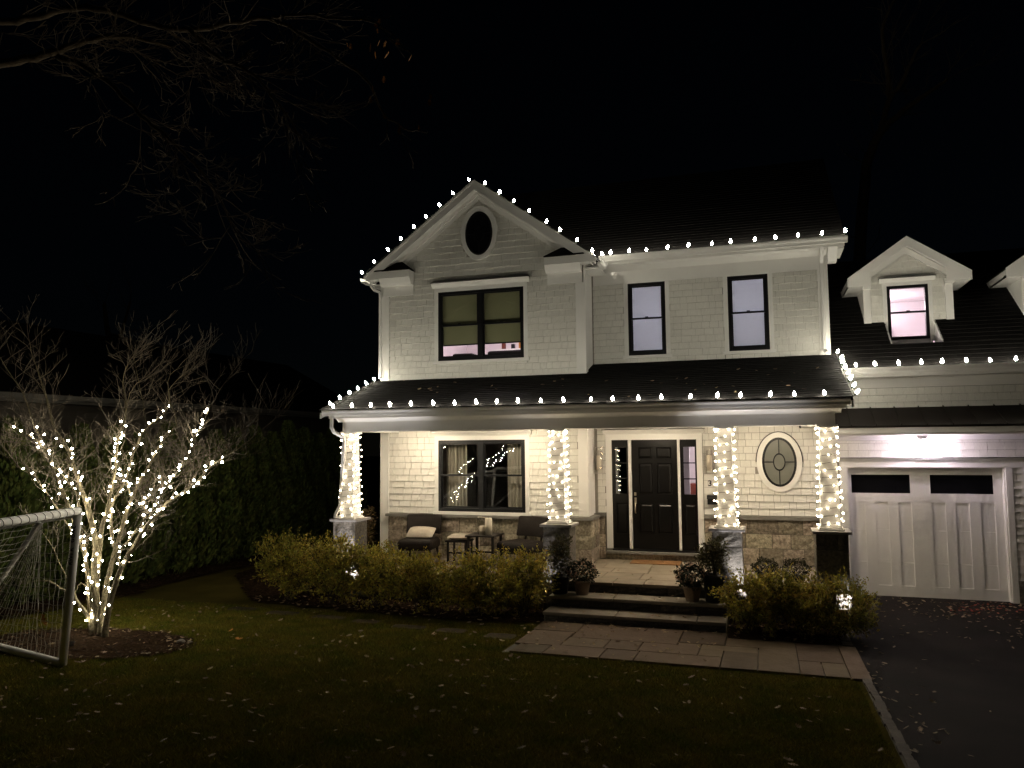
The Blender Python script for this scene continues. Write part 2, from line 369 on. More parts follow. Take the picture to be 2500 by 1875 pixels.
for (a, b, c, d_), lb in zip(SS, sslab):
    n = 10; pts = [(a+c/2*math.copysign(abs(math.cos(t))**.45, math.cos(t))*U(.93, 1.02), b+d_/2*math.copysign(abs(math.sin(t))**.45, math.sin(t))*U(.93, 1.02)) for t in [2*math.pi*(i+.5)/n for i in range(n)]]
    z = gz(b); mb = MB(); mb.add([(x, y_, z-.02) for x, y_ in pts]+[(x, y_, z+.012) for x, y_ in pts], [tuple(range(n-1, -1, -1)), tuple(range(n, 2*n))]+[(i, (i+1) % n, n+(i+1) % n, n+i) for i in range(n)])
    tag(mb.build('stepping_stone', 'stepst', bevel=.004), lb, 'stepping stone', 'stepping stones across the lawn')

# ============================================================ HOUSE
house = thing('house', (0, 0, -.51), 'white shingled house with stone-based front porch, gable and attached garage', 'house')
BL, BR, BY, MR = -5.222, -.762, -.752, 3.781
PKX, PKZ, SL = -2.992, 7.815, .727
GR = 9.6

def wall_holes(mb, x0, x1, z0, z1, y0, y1, holes):
    xs_ = sorted(set([x0, x1]+[h for q in holes for h in q[:2] if x0 < h < x1]))
    for a, b in zip(xs_[:-1], xs_[1:]):
        cuts = sorted([(max(z0, q[2]), min(z1, q[3])) for q in holes if q[0] < (a+b)/2 < q[1]]); z = z0
        for c, d_ in cuts:
            if c > z: mb.box(a, b, y0, y1, z, c)
            z = max(z, d_)
        if z < z1: mb.box(a, b, y0, y1, z, z1)
    return mb
W0 = (-3.914, -2.018, .951, 2.413); W1 = (-3.914, -2.018, 4.081, 5.545)
W2 = (-.004, .754, 4.106, 5.592); W3 = (1.974, 2.732, 4.106, 5.592)
DOOR = (-.406, 1.29, .20, 2.386)
GD1 = (4.005, 6.57, -.6, 1.837); GD2 = (6.97, 9.4, -.6, 1.837)
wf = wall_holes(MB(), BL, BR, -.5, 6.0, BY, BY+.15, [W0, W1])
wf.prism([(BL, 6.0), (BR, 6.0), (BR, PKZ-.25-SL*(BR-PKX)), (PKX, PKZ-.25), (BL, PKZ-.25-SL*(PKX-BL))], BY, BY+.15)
wall_b = wf.build('gable_wall', 'joint_shade', house)
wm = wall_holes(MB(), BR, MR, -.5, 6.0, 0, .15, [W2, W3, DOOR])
wall_m = wm.build('front_wall', 'joint_shade', house)
wall_g = wall_holes(MB(), MR, GR, -.55, 3.55, .001, .15, [GD1, GD2]).build('garage_wall', 'joint_shade', house)
MB().box(BL, BL+.15, BY+.15, 8, -.5, 6.0).box(BR-.15, BR, BY+.15, .02, -.5, 6.0).build('side_wall', 'paint', house)
MB().box(MR-.15, MR, .15, 8, -.5, 6.0).box(MR, GR, 6, 6.15, -.5, 3.6).box(BL, MR, 7.9, 8.05, -.5, 6.0).build('side_wall', 'paint', house)

# ---- shingle siding
EXPO = .132
single = []; rest = MB()
def clip(poly, planes):
    for a, b, c in planes:                 # keep a*x+b*z+c >= 0
        out = []
        for i in range(len(poly)):
            p, q = poly[i], poly[(i+1) % len(poly)]; dp = a*p[0]+b*p[1]+c; dq = a*q[0]+b*q[1]+c
            if dp >= 0: out.append(p)
            if (dp >= 0) != (dq >= 0):
                t = dp/(dp-dq); out.append((p[0]+t*(q[0]-p[0]), p[1]+t*(q[1]-p[1])))
        poly = out
        if len(poly) < 3: return []
    return poly
def sub(rects, h):
    out = []
    for x0, x1, z0, z1 in rects:
        if h[0] >= x1 or h[1] <= x0 or h[2] >= z1 or h[3] <= z0: out.append((x0, x1, z0, z1)); continue
        if x0 < h[0]: out.append((x0, h[0], z0, z1))
        if h[1] < x1: out.append((h[1], x1, z0, z1))
        if z0 < h[2]: out.append((max(x0, h[0]), min(x1, h[1]), z0, h[2]))
        if h[3] < z1: out.append((max(x0, h[0]), min(x1, h[1]), h[3], z1))
    return [r for r in out if r[1]-r[0] > .012 and r[3]-r[2] > .008]
WID = [.125, .15, .175, .20, .23, .27]
def shingles(wall, x0, x1, z0, z1, Y, holes=(), planes=(), indiv=False, ell=(), gap=.0):
    gap = .006 if indiv else .0042  # rows stop short, baring the dark wall as painted shadow lines
    z = z0; row = 0
    while z < z1-.01:
        zt = min(z+EXPO, z1); x = x0-U(0, .1)
        while x < x1:
            w_ = random.choice(WID); xe = x+w_
            gv = .0031 if indiv else .0022
            r0 = (max(x, x0)+gv, min(xe, x1)-gv, z, zt-gap)
            x = xe
            if r0[1]-r0[0] < .02: continue
            if any(((r0[0]+r0[1])/2-e[0])**2/e[2]**2+((r0[2]+r0[3])/2-e[1])**2/e[3]**2 < .72 for e in ell): continue
            rs = sub([r0], (-99, -98, 0, 0))
            for h in holes: rs = sub(rs, h)
            whole = len(rs) == 1 and abs(rs[0][1]-rs[0][0]-(w_-.0062)) < 1e-4 and abs(rs[0][3]-rs[0][2]-EXPO+gap) < 1e-4
            jit = U(-.0015, .0015)
            if indiv and whole and not planes:
                single.append((wall, rs[0][0], rs[0][2]+jit, w_, Y)); continue
            for a, b, c, d_ in rs:
                poly = clip([(a, c+(jit if c == z else 0)), (b, c+(jit if c == z else 0)), (b, d_), (a, d_)], planes) if planes else [(a, c+(jit if c == z else 0)), (b, c+(jit if c == z else 0)), (b, d_), (a, d_)]
                if len(poly) < 3: continue
                n = len(poly); k = len(rest.v)
                for px_, pz_ in poly:
                    t = (.027-.021*(pz_-z)/EXPO) if indiv else (.033-.027*(pz_-z)/EXPO); rest.v.append((px_, Y-t, pz_))
                for px_, pz_ in poly: rest.v.append((px_, Y+.001, pz_))
                rest.f.append(tuple(k+i for i in range(n)))
                for i in range(n):
                    j = (i+1) % n; rest.f.append((k+j, k+i, k+n+i, k+n+j))
        z += EXPO; row += 1
CB = .16
gab = [(SL, -1, PKZ-.345-SL*PKX), (-SL, -1, PKZ-.345+SL*PKX)]
tw = .085
def grow(h, s=tw, top=None): return (h[0]-s, h[1]+s, h[2]-s*.8, h[3]+(top if top is not None else s))
OV1 = (-2.977, 6.737, .41, .575); OV0 = (2.826, 1.938, .41, .565)
shingles(wall_b, BL+CB, BR-CB, .90, 2.70, BY, [grow(W0, top=.2)], indiv=True)
shingles(wall_m, -.70, -.53, .92, 2.70, 0, [], indiv=True)
shingles(wall_m, 1.41, MR, .92, 2.70, 0, [], indiv=True, ell=[OV0])
shingles(wall_b, BL+CB, BR-CB, 3.70, 5.53, BY, [grow(W1, top=.2)])
shingles(wall_b, -4.50, -1.44, 5.53, 5.73, BY, [grow(W1, top=.2)])
shingles(wall_b, -4.85, -1.15, 5.73, 7.6, BY, [], gab, ell=[OV1])
shingles(wall_m, BR+.03, MR-.15, 3.93, 5.60, 0, [grow(W2, top=.1), grow(W3, top=.1)])
shingles(wall_g, MR+.10, GR, 2.90, 3.30, 0)
shingles(wall_g, MR+.05, GR, 2.02, 2.33, 0)
shingles(wall_g, 6.675, 6.85, -.115, 1.84, 0)
shm = {}
for w_ in WID:
    a = w_-.0062; shm[w_] = MB().add([(0,-.027,0),(a,-.027,0),(a,-.006,EXPO-.006),(0,-.006,EXPO-.006),(0,.001,0),(a,.001,0),(a,.001,EXPO-.006),(0,.001,EXPO-.006)], [(0,1,2,3),(0,4,5,1),(1,5,6,2),(2,6,7,3),(3,7,4,0)]).mesh('shingle')
random.shuffle(single)
for k, (wl, x, z, w_, Y) in enumerate(single):
    if k < 300: link('shingle', shm[w_], 'shingle', wl, loc=(x, Y, z))
    else:
        a = w_-.0062; rest.add([(x,Y-.027,z),(x+a,Y-.027,z),(x+a,Y-.006,z+EXPO-.006),(x,Y-.006,z+EXPO-.006),(x,Y+.001,z),(x+a,Y+.001,z),(x+a,Y+.001,z+EXPO-.006),(x,Y+.001,z+EXPO-.006)], [(0,1,2,3),(0,4,5,1),(1,5,6,2),(2,6,7,3),(3,7,4,0)])
rest.build('shingle_siding', 'shingle_j', house, 'stuff')

# ---- trim boards
def trim(name, *boxes, parent=house, material='trim', bevel=0):
    mb = MB()
    for b in boxes: mb.box(*b)
    return mb.build(name, material, parent, bevel=bevel)
P = .038
trim('corner_board', (BL-.003, BL+CB, BY-P, BY+.001, .02, 5.54), (BL-P, BL-.003, BY-P, BY+.15, .02, 5.95))
trim('corner_board', (BR-CB, BR+.003, BY-P, BY+.001, 3.6, 5.53), (BR+.003, BR+P, BY-P, BY+.13, 3.6, 5.95))
trim('corner_board', (BR-CB, BR+.003, BY-P, BY+.001, .90, 2.70), (BR+.003, BR+P, BY-P, BY+.13, .90, 2.70))
trim('corner_board', (MR-.15, MR+.003, -P, .001, 3.7, 5.62), (MR+.003, MR+P, -P, .13, 3.6, 5.95))
trim('frieze_board', (BR+P, MR, -.026, .001, 5.60, 5.86))
MB().prismx([(-.004, 5.86), (-.03, 5.86), (-.10, 5.93), (-.12, 5.955), (-.004, 5.955)], BR+.04, MR+.03).build('crown_moulding', 'trim', house)
trim('porch_frieze', (BL+CB, BR-CB, BY-.022, BY+.001, 2.615, 2.70), (BR+P, MR, -.022, .001, 2.615, 2.70))

# ---- gutters: K-style profile
def gutter(y, z, x0, x1, hh=.115, d_=.12):
    prof = [(y, z-hh), (y-d_*.62, z-hh), (y-d_*.72, z-hh*.62), (y-d_*.95, z-hh*.30), (y-d_, z-hh*.16), (y-d_, z), (y-d_+.012, z), (y-d_+.012, z-hh*.2), (y-.01, z-hh*.2), (y, z)]
    return MB().prismx(prof, x0, x1).build('gutter', 'trim', house)

# ---- main roof and eave
EY, EZ = -.36, 6.05
trim('soffit', (BR-.3, 4.09, EY, .14, 5.955, 5.985))
trim('fascia', (-.52, 4.10, EY-.02, EY, 5.94, 6.07))
gutter(EY-.02, 6.105, -.50, 4.15)
MB().prismx([(.10, 5.955), (EY, 5.955), (-.10, 5.72), (.10, 5.72)], MR+P+.002, MR+.20).box(MR+.20, 4.09, EY, .5, 5.90, 5.955).build('eave_return', 'trim', house)
RY, RZ = 3.6, 9.02
def roof_slab(name, x0, x1, y0, z0, y1, z1, t=.05, over=None, parent=house):
    return MB().prismx([(y0, z0-t), (y0, z0), (y1, z1), (y1, z1-t)], x0, x1).build(name, 'roof', parent)
def courses(parent, x0, x1, y0, z0, y1, z1, step=.145, upto=1.0, xr=None):
    L = math.hypot(y1-y0, z1-z0); uy, uz = (y1-y0)/L, (z1-z0)/L; ny, nz = -uz, uy; mb = MB(); s = 0
    while s < L*upto-.01:
        e = min(s+step, L); x = x0-U(0, .3)
        a0, a1 = (x0, x1) if xr is None else xr((s+e)/2/L)
        while x < a1:
            w_ = U(.16, .36); xa, xb = max(x, a0)+.0015, min(x+w_, a1)-.0015; x += w_
            if xb-xa < .02: continue
            t0 = .011+U(-.002, .003); t1 = .003
            f = lambda s_, t_: (y0+uy*s_+ny*t_, z0+uz*s_+nz*t_)
            p = [f(s, 0), f(s, t0), f(e, t1), f(e, 0)]
            mb.prismx(p, xa, xb)
        s += step
    return mb.build('roof_shingles', 'roof', parent, 'stuff')
rf = roof_slab('main_roof', BL-.25, 4.12, EY-.06, 6.06, RY, RZ)
courses(rf, PKX, 4.12, EY-.06, 6.06, RY, RZ)
MB().prismx([(RY, RZ), (RY, RZ-.05), (7.9, 5.95), (7.9, 6.0)], BL-.25, 4.12).build('rear_roof', 'roof', house)
MB().prismx([(.15, 6.0), (RY, RZ-.06), (7.8, 6.0)], MR-.12, MR+.02).prismx([(BY+.2, 6.0), (RY, RZ-.06), (7.8, 6.0)], BL, BL+.1).build('side_gable_wall', 'paint', house)

# ---- front gable roof
GY = -1.0; TX = 2.55
def rake(s): return lambda x, dz=0: PKZ+dz-SL*abs(x-PKX)
for s in (-1, 1):
    xe = PKX+s*TX; ze = PKZ-SL*TX
    a = [(PKX, PKZ), (xe, ze)]
    bk = 2.2
    mb = MB(); t = .05
    mb.hexa([(PKX, GY-.01, PKZ-t), (xe, GY-.01, ze-t), (xe, bk, ze-t), (PKX, bk, PKZ-t)], [(PKX, GY-.01, PKZ+.012), (xe, GY-.01, ze+.012), (xe, bk, ze+.012), (PKX, bk, PKZ+.012)])
    gr = mb.build('gable_roof', 'roof', house)
    # rake board on the front edge with a thin upper strip, sloping soffit behind it
    fz = .215
    mb = MB(); dq = (PKZ-fz-5.886)/SL; pol = [(PKX, PKZ-.005), (xe, ze-.005), (xe, ze-.06), (PKX+s*dq, 5.886), (PKX, PKZ-fz)]
    if s > 0: pol = pol[::-1]
    mb.prism(pol, GY-.035, GY-.012); mb.build('rake_board', 'trim', house)
    mb = MB(); pol = [(PKX, PKZ-.003), (xe, ze-.003), (xe, ze-.05), (PKX, PKZ-.05)]
    if s > 0: pol = pol[::-1]
    mb.prism(pol, GY-.055, GY-.036); mb.build('rake_moulding', 'trim', house)
    mb = MB(); pol = [(PKX, PKZ-.16), (PKX+s*(TX-.12), PKZ-.16-SL*(TX-.12)), (PKX+s*(TX-.12), PKZ-.19-SL*(TX-.12)), (PKX, PKZ-.19)]
    if s > 0: pol = pol[::-1]
    mb.prism(pol, GY-.012, BY+.02); mb.build('rake_soffit', 'trim', house)
    mb = MB(); pol = [(PKX, PKZ-.20), (PKX+s*2.0, PKZ-.20-SL*2.0), (PKX+s*2.0, PKZ-.36-SL*2.0), (PKX, PKZ-.36)]
    if s > 0: pol = pol[::-1]
    mb.prism(pol, BY-.028, BY+.001)
    pol = [(PKX, PKZ-.19), (PKX+s*2.0, PKZ-.19-SL*2.0), (PKX+s*2.0, PKZ-.265-SL*2.0), (PKX, PKZ-.265)]
    if s > 0: pol = pol[::-1]
    mb.prism(pol, BY-.075, BY-.029); mb.build('rake_frieze', 'trim', house)
    # cornice return at the foot of the rake
    xo = xe-s*.06; xi = PKX+s*1.49
    x0, x1 = min(xo, xi), max(xo, xi)
    mb = MB(); mb.box(x0, x1, GY-.030, BY-.03, 5.885, 6.04)
    pol = [(BY-.03, 5.884), (GY-.010, 5.884), (GY+.04, 5.80), (GY+.08, 5.745), (BY-.03, 5.745)]
    xb = BL+.02 if s < 0 else BR-.02
    mb.prismx(pol, min(xb, xi), max(xb, xi))
    ret = mb.build('cornice_return', 'trim', house)
    MB().box(min(xb, xi)+(.002 if s < 0 else .002), max(xb, xi)-.002, BY-.055, BY+.001, 5.535, 5.744).build('frieze_block', 'trim', ret)
    zc = 6.045
    xm = (x0+x1)/2
    xa, xc, xp = (-5.30, -4.45, -4.80) if s < 0 else (-1.51, -.68, -1.12)
    mb = MB(); mb.add([(xa, GY-.05, zc), (xc, GY-.05, zc), (xc, BY-.02, zc), (xa, BY-.02, zc), (xp, BY-.02, zc+.27), (xa, GY-.05, zc+.016), (xc, GY-.05, zc+.016)],
        [(0, 1, 6, 5), (5, 6, 4), (6, 1, 2, 4), (5, 4, 3, 0), (0, 3, 2, 1), (3, 4, 2)])
    mb.build('return_roof', 'roof', ret)
    # side gutter
    gy0, gy1 = GY-.02, (3.0 if s < 0 else -.45)
    xg = xe+s*.0
    prof = [(0, 0), (.075, 0), (.11, .06), (.11, .11), (.10, .11), (.095, .03), (0, .03)]
    mb = MB(); n = len(prof); z0 = ze-.13
    for yy in (gy0, gy1): mb.v += [(xg+s*a, yy, z0+b) for a, b in prof]
    mb.f += [tuple(range(n)), tuple(range(2*n-1, n-1, -1))]+[((i+1) % n, i, n+i, n+(i+1) % n) for i in range(n)]
    mb.build('gutter', 'trim', house)
    MB().box(min(xe, xb), max(xe, xb), BY+.0, 3.0 if s < 0 else -.05, 5.80, 5.83).build('side_soffit', 'trim', house)

# ---- downspouts
def spout(pts, r=.042):
    return MB().tube(pts, r, n=4).build('downspout', 'trim', house, bevel=.008)
spout([(-5.47, -.85, 5.88), (-5.47, -.85, 5.78), (-5.40, -.84, 5.70), (-5.28, -.80, 5.64), (-5.27, -.80, 5.5), (-5.27, -.80, 3.75)])
spout([(3.713, -.36, 6.02), (3.713, -.30, 5.93), (3.713, -.09, 5.72), (3.713, -.08, 5.6), (3.713, -.08, 4.05), (3.74, -.16, 3.98)], .045)
spout([(-5.19, -2.86, 2.91), (-5.195, -2.86, 2.66), (-5.17, -2.82, 2.58), (-5.06, -2.68, 2.49), (-5.04, -2.66, 2.44), (-5.17, -2.55, 1.30), (-5.16, -2.58, 1.18), (-5.23, -2.62, 1.02), (-5.24, -2.62, .95)], .04)

# ---- porch roof, beam, ceiling
PG = -2.93; PZ = 2.995; PS = .329
roofp = MB()
pr = lambda y_: PZ+PS*(y_-PG)
roofp.prismx([(PG, PZ-.05), (PG, PZ), (BY, pr(BY)), (BY, pr(BY)-.05)], -5.42, BR)
roofp.prismx([(PG, PZ-.05), (PG, PZ), (0, pr(0)), (0, pr(0)-.05)], BR, 3.87)
porch_roof = roofp.build('porch_roof', 'roof', house)
courses(porch_roof, -5.43, 3.875, PG-.01, PZ, BY, pr(BY))
courses(porch_roof, BR+.04, 3.875, BY, pr(BY), 0, pr(0))
gutter(-2.84, 2.985, -5.36, 3.83, .10, .115)
trim('porch_fascia', (-5.27, 3.79, -2.84, -2.82, 2.835, 2.945))
MB().prismx([(-2.60, 2.768), (-2.615, 2.768), (-2.63, 2.79), (-2.70, 2.83), (-2.715, 2.845), (-2.60, 2.845)], -5.20, 3.72).build('porch_crown', 'trim', house)
trim('porch_soffit', (-5.26, 3.78, -2.82, -2.60, 2.8455, 2.86))
trim('porch_beam', (-5.11, 3.63, -2.60, -2.30, 2.583, 2.768), (-5.11, -4.83, -2.30, BY, 2.585, 2.768), (3.35, 3.63, -2.30, 0, 2.585, 2.768), (-5.11, 3.63, -2.599, -2.30, 2.769, 2.86))
trim('porch_ceiling', (-5.0, 3.62, -2.30, .0, 2.70, 2.73))
for xx, s in ((-5.43, -1), (3.845, 1)):
    mb = MB(); yb = BY if s < 0 else 0
    mb.prismx([(PG+.03, PZ-.16), (PG+.03, PZ-.02), (yb, pr(yb)-.02), (yb, pr(yb)-.16)], xx-.0, xx+.03)
    mb.build('porch_rake_board', 'trim', house)
    xi = -5.08 if s < 0 else 3.60
    MB().add([(xi, -2.6, 2.86), (xi, yb, 2.86), (xi, yb, pr(yb)-.05), (xi, -2.6, pr(-2.6)-.05), (xi+.03, -2.6, 2.86), (xi+.03, yb, 2.86), (xi+.03, yb, pr(yb)-.05), (xi+.03, -2.6, pr(-2.6)-.05)], [(0,1,2,3),(7,6,5,4),(0,4,5,1),(1,5,6,2),(2,6,7,3),(3,7,4,0)]).build('porch_side_panel', 'paint', house)

# ---- stone veneer: every block a piece
def stones_face(parent, x0, x1, z0, z1, Y, material, hs=(.2, .31), ws=(.25, .58), axis='y', d=1, rough=.015):
    z = z0
    while z < z1-.02:
        h = U(*hs)
        if z1-z-h < .13: h = z1-z
        h = min(h, z1-z); x = x0
        while x < x1-.01:
            w_ = U(*ws)
            if x1-x-w_ < .12: w_ = x1-x
            g = .005; nx_, nz_ = 5, 4; mb = MB(); pr_ = U(.010, .03)
            for j in range(nz_):
                for i in range(nx_):
                    edge = i in (0, nx_-1) or j in (0, nz_-1)
                    a = x+g+(w_-2*g)*i/(nx_-1); c = z+g+(h-2*g)*j/(nz_-1)
                    mb.v.append((a, -(pr_*.55 if edge else pr_+U(-rough, rough)), c))
            for j in range(nz_-1):
                for i in range(nx_-1): k = j*nx_+i; mb.f.append((k, k+1, k+nx_+1, k+nx_))
            bd = [i for i in range(nx_)]+[nx_*j+nx_-1 for j in range(1, nz_)]+[nx_*(nz_-1)+i for i in range(nx_-2, -1, -1)]+[nx_*j for j in range(nz_-2, 0, -1)]
            o = len(mb.v); mb.v += [(mb.v[i][0], .012, mb.v[i][2]) for i in bd]; n = len(bd)
            mb.f += [(bd[(i+1) % n], bd[i], o+i, o+(i+1) % n) for i in range(n)]
            if axis == 'y': mb.v = [(a, Y+b, c) for a, b, c in mb.v]
            else: mb.v = [(Y-d*b, a, c) for a, b, c in mb.v]
            if axis == 'x' and d > 0: mb.f = [tuple(reversed(f)) for f in mb.f] if False else mb.f
            mb.build('stone', material, parent)
            x += w_
        z += h
S0 = BY-.06
base = MB().box(BL+CB+.01, BR+.06, S0+.02, BY, 0, .83).box(BR, BR+.06, BY, 0, 0, .83).box(BR+.06, -.55, -.05, 0, 0, .845).build('stone_wainscot', 'mortar', house)
base2 = MB().box(1.41, MR, -.05, 0, 0, .845).build('stone_wainscot', 'mortar', house)
stones_face(base, BL+CB+.01, BR+.075, 0, .825, S0, 'granite')
stones_face(base, BY-.06, -.03, 0, .825, BR+.075, 'granite', axis='x', d=1)
stones_face(base, BR+.08, -.545, 0, .84, -.06, 'granite', ws=(.1, .2))
stones_face(base2, 1.41, MR, 0, .84, -.06, 'granite')
stones_face(base, -.53, 1.40, .0, .12, -.08, 'granite', hs=(.12, .13))
trim('stone_ledge', (BL+CB-.03, BR+.125, BY-.13, BY+.0, .832, .884), (BR+.0, BR+.125, BY, -.125, .8325, .8835), (BR+.0, -.545, -.125, 0, .846, .905), (1.405, MR, -.125, 0, .846, .905), material='ledge')

# ---- porch floor, steps
floor = MB().box(-5.3, 3.75, -2.68, .0, -.51, -.05).build('porch_floor', 'mortar', house)
def tiles(parent, x0, x1, y0, y1, z0, z1, material, rows, ws, name='flagstone', bevel=.003):
    y_ = y0
    for r in rows:
        ye = min(y1, y_+r); x = x0
        while x < x1-.02:
            w_ = U(*ws)
            if x1-x-w_ < .2: w_ = x1-x
            MB().box(x+.005, x+w_-.005, y_+.005, ye-.005, z0, z1+U(-.001, .001)).build(name, material, parent, bevel=bevel)
            x += w_
        y_ = ye
tiles(floor, -5.32, 3.77, -2.71, -.09, -.045, 0, 'flagp', (.46, .61, .46, .61, .48), (.45, .95))
stones_face(floor, -5.28, -.9, -.51, -.05, -2.695, 'granite_d')
stones_face(floor, -.86, 1.70, -.17, -.05, -2.695, 'granite_s', hs=(.12, .13), ws=(.3, .6))
stones_face(floor, 1.97, 3.2, -.51, -.05, -2.695, 'granite_d')
steps = MB().box(-.86, 1.93, -3.13, -2.70, -.51, -.22).box(-.84, 1.93, -3.57, -3.13, -.51, -.39).build('porch_steps', 'mortar', house)
tiles(steps, -.90, 1.95, -3.17, -2.705, -.218, -.17, 'tread', (.5,), (.8, 1.3), 'tread', .008)
tiles(steps, -.88, 1.95, -3.61, -3.14, -.388, -.34, 'tread', (.5,), (.8, 1.3), 'tread', .008)
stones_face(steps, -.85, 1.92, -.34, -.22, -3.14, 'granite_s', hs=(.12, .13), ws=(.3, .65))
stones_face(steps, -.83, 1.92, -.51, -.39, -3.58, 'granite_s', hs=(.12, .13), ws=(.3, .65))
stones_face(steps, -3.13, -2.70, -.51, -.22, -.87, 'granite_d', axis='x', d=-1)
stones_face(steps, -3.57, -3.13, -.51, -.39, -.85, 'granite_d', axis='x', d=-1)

# ---- columns
COLX = [-5.02, -.885, 1.945, 3.512]; COLY = -2.44
def taper(mb, cx, cy_, w0, w1, z0, z1):
    a, b = w0/2, w1/2
    return mb.hexa([(cx-a, cy_-a, z0), (cx+a, cy_-a, z0), (cx+a, cy_+a, z0), (cx-a, cy_+a, z0)], [(cx-b, cy_-b, z1), (cx+b, cy_-b, z1), (cx+b, cy_+b, z1), (cx-b, cy_+b, z1)])
for k, cx in enumerate(COLX):
    pw = .478/2-.02
    pier = MB().box(cx-pw, cx+pw, COLY-pw, COLY+pw, -.51, .893).build('porch_column', 'mortar', house)
    mtl = 'granite_d' if k > 1 else 'granite_d'
    stones_face(pier, cx-pw-.012, cx+pw+.012, -.51, .89, COLY-pw-.004, mtl, hs=(.3, .5), ws=(.3, .5), rough=.012)
    stones_face(pier, COLY-pw-.012, COLY+pw+.012, -.51, .89, cx+pw+.004, mtl, hs=(.3, .5), ws=(.3, .5), axis='x', d=1, rough=.012)
    stones_face(pier, COLY-pw-.012, COLY+pw+.012, -.51, .89, cx-pw-.004, mtl, hs=(.3, .5), ws=(.3, .5), axis='x', d=-1, rough=.012)
    MB().box(cx-.283, cx+.283, COLY-.283, COLY+.283, .895, .938).build('cap', 'capst', pier, bevel=.004)
    MB().box(cx-.19, cx+.19, COLY-.19, COLY+.19, .939, .963).build('plinth', 'trim', pier, bevel=.003)
    MB().box(cx-.172, cx+.172, COLY-.172, COLY+.172, .9635, .99).build('plinth', 'trim', pier, bevel=.003)
    taper(MB(), cx, COLY, .296, .214, .9905, 2.545).build('shaft', 'trim', pier, bevel=.004)
    MB().box(cx-.155, cx+.155, COLY-.155, COLY+.155, 2.546, 2.5825).build('capital', 'trim', pier, bevel=.003)

# ---- windows
def room(x0, x1, y0, y1, z0, z1, material, light=None, name='room'):
    mb = MB(); mb.add([(x0,y0,z0),(x1,y0,z0),(x1,y1,z0),(x0,y1,z0),(x0,y0,z1),(x1,y0,z1),(x1,y1,z1),(x0,y1,z1)], [(0,1,2,3),(4,7,6,5),(1,5,6,2),(2,6,7,3),(3,7,4,0)])
    o = mb.build(name, material, house)
    if light:
        lx, ly, lz, e, c = light
        ld = bpy.data.lights.new('ceiling_lamp', 'POINT'); ld.energy = e; ld.color = c; ld.shadow_soft_size = .08
        lo = bpy.data.objects.new('ceiling_lamp', ld); col.objects.link(lo); lo.location = (lx, ly, lz); lo.parent = house; lo.matrix_parent_inverse = Matrix.Translation(-LOC['house'])
    return o
def window(h, Y, mull=False, lock=True, crown=None, casing=.085, gl='pane', parent=None, trimtop=.085):
    x0, x1, z0, z1 = h; f = .062
    mb = MB(); mb.box(x0, x0+f, Y-.03, Y+.07, z0, z1).box(x1-f, x1, Y-.03, Y+.07, z0, z1).box(x0+f, x1-f, Y-.03, Y+.07, z1-f, z1).box(x0+f, x1-f, Y-.03, Y+.07, z0, z0+f*1.1)
    win = mb.build('window', 'black', house, bevel=.004)
    cols = [(x0+f, x1-f)]
    if mull:
        xm = (x0+x1)/2; MB().box(xm-.052, xm+.052, Y-.032, Y+.07, z0+f*1.1, z1-f).build('mullion', 'black', win, bevel=.004)
        cols = [(x0+f, xm-.052), (xm+.052, x1-f)]
    zm = (z0+z1)/2+.01
    for a, b in cols:
        s = .026
        up = MB(); up.box(a, b, Y-.012, Y+.02, zm-.018, zm+.018).box(a, a+s, Y-.012, Y+.02, zm+.018, z1-f).box(b-s, b, Y-.012, Y+.02, zm+.018, z1-f).box(a+s, b-s, Y-.012, Y+.02, z1-f-s, z1-f)
        up.build('upper_sash', 'black', win)
        lo_ = MB(); lo_.box(a, a+s, Y+.021, Y+.05, z0+f*1.1, zm-.0185).box(b-s, b, Y+.021, Y+.05, z0+f*1.1, zm-.0185).box(a+s, b-s, Y+.021, Y+.05, z0+f*1.1, z0+f*1.1+s*1.3)
        lo_.build('lower_sash', 'black', win)
        MB().add([(a+s, Y+.004, zm+.018), (b-s, Y+.004, zm+.018), (b-s, Y+.004, z1-f-s), (a+s, Y+.004, z1-f-s)], [(0,1,2,3)]).build('pane', gl, win)
        MB().add([(a+s, Y+.036, z0+f*1.1+s), (b-s, Y+.036, z0+f*1.1+s), (b-s, Y+.036, zm-.018), (a+s, Y+.036, zm-.018)], [(0,1,2,3)]).build('pane', gl, win)
        if lock: MB().box((a+b)/2-.03, (a+b)/2+.03, Y-.03, Y-.012, zm+.018, zm+.034).build('sash_lock', 'black', win)
    c = casing
    MB().box(x0-c, x0, Y-.03, Y+.001, z0-.004, z1).box(x1, x1+c, Y-.03, Y+.001, z0-.004, z1).box(x0-c, x1+c, Y-.031, Y+.001, z1+.0, z1+trimtop).build('casing', 'trim', win)
    MB().box(x0-c-.03, x1+c+.03, Y-.055, Y+.001, z0-.065, z0-.004).build('sill', 'trim', win, bevel=.003)
    if crown:
        zt = z1+trimtop+.001; e = .05
        MB().prismx([(Y, zt), (Y-.035, zt), (Y-.05, zt+.03), (Y-.10, zt+.075), (Y-.11, zt+.10), (Y, zt+.10)], x0-c-e, x1+c+e).build('head_moulding', 'trim', win)
        MB().box(x0-c-e-.008, x1+c+e+.008, Y-.118, Y+.001, zt+.101, zt+.112).build('head_flashing', 'black', win)
    return win
win0 = window(W0, BY, True, crown=1); win1 = window(W1, BY, True, crown=1)
win2 = window(W2, 0); win3 = window(W3, 0)
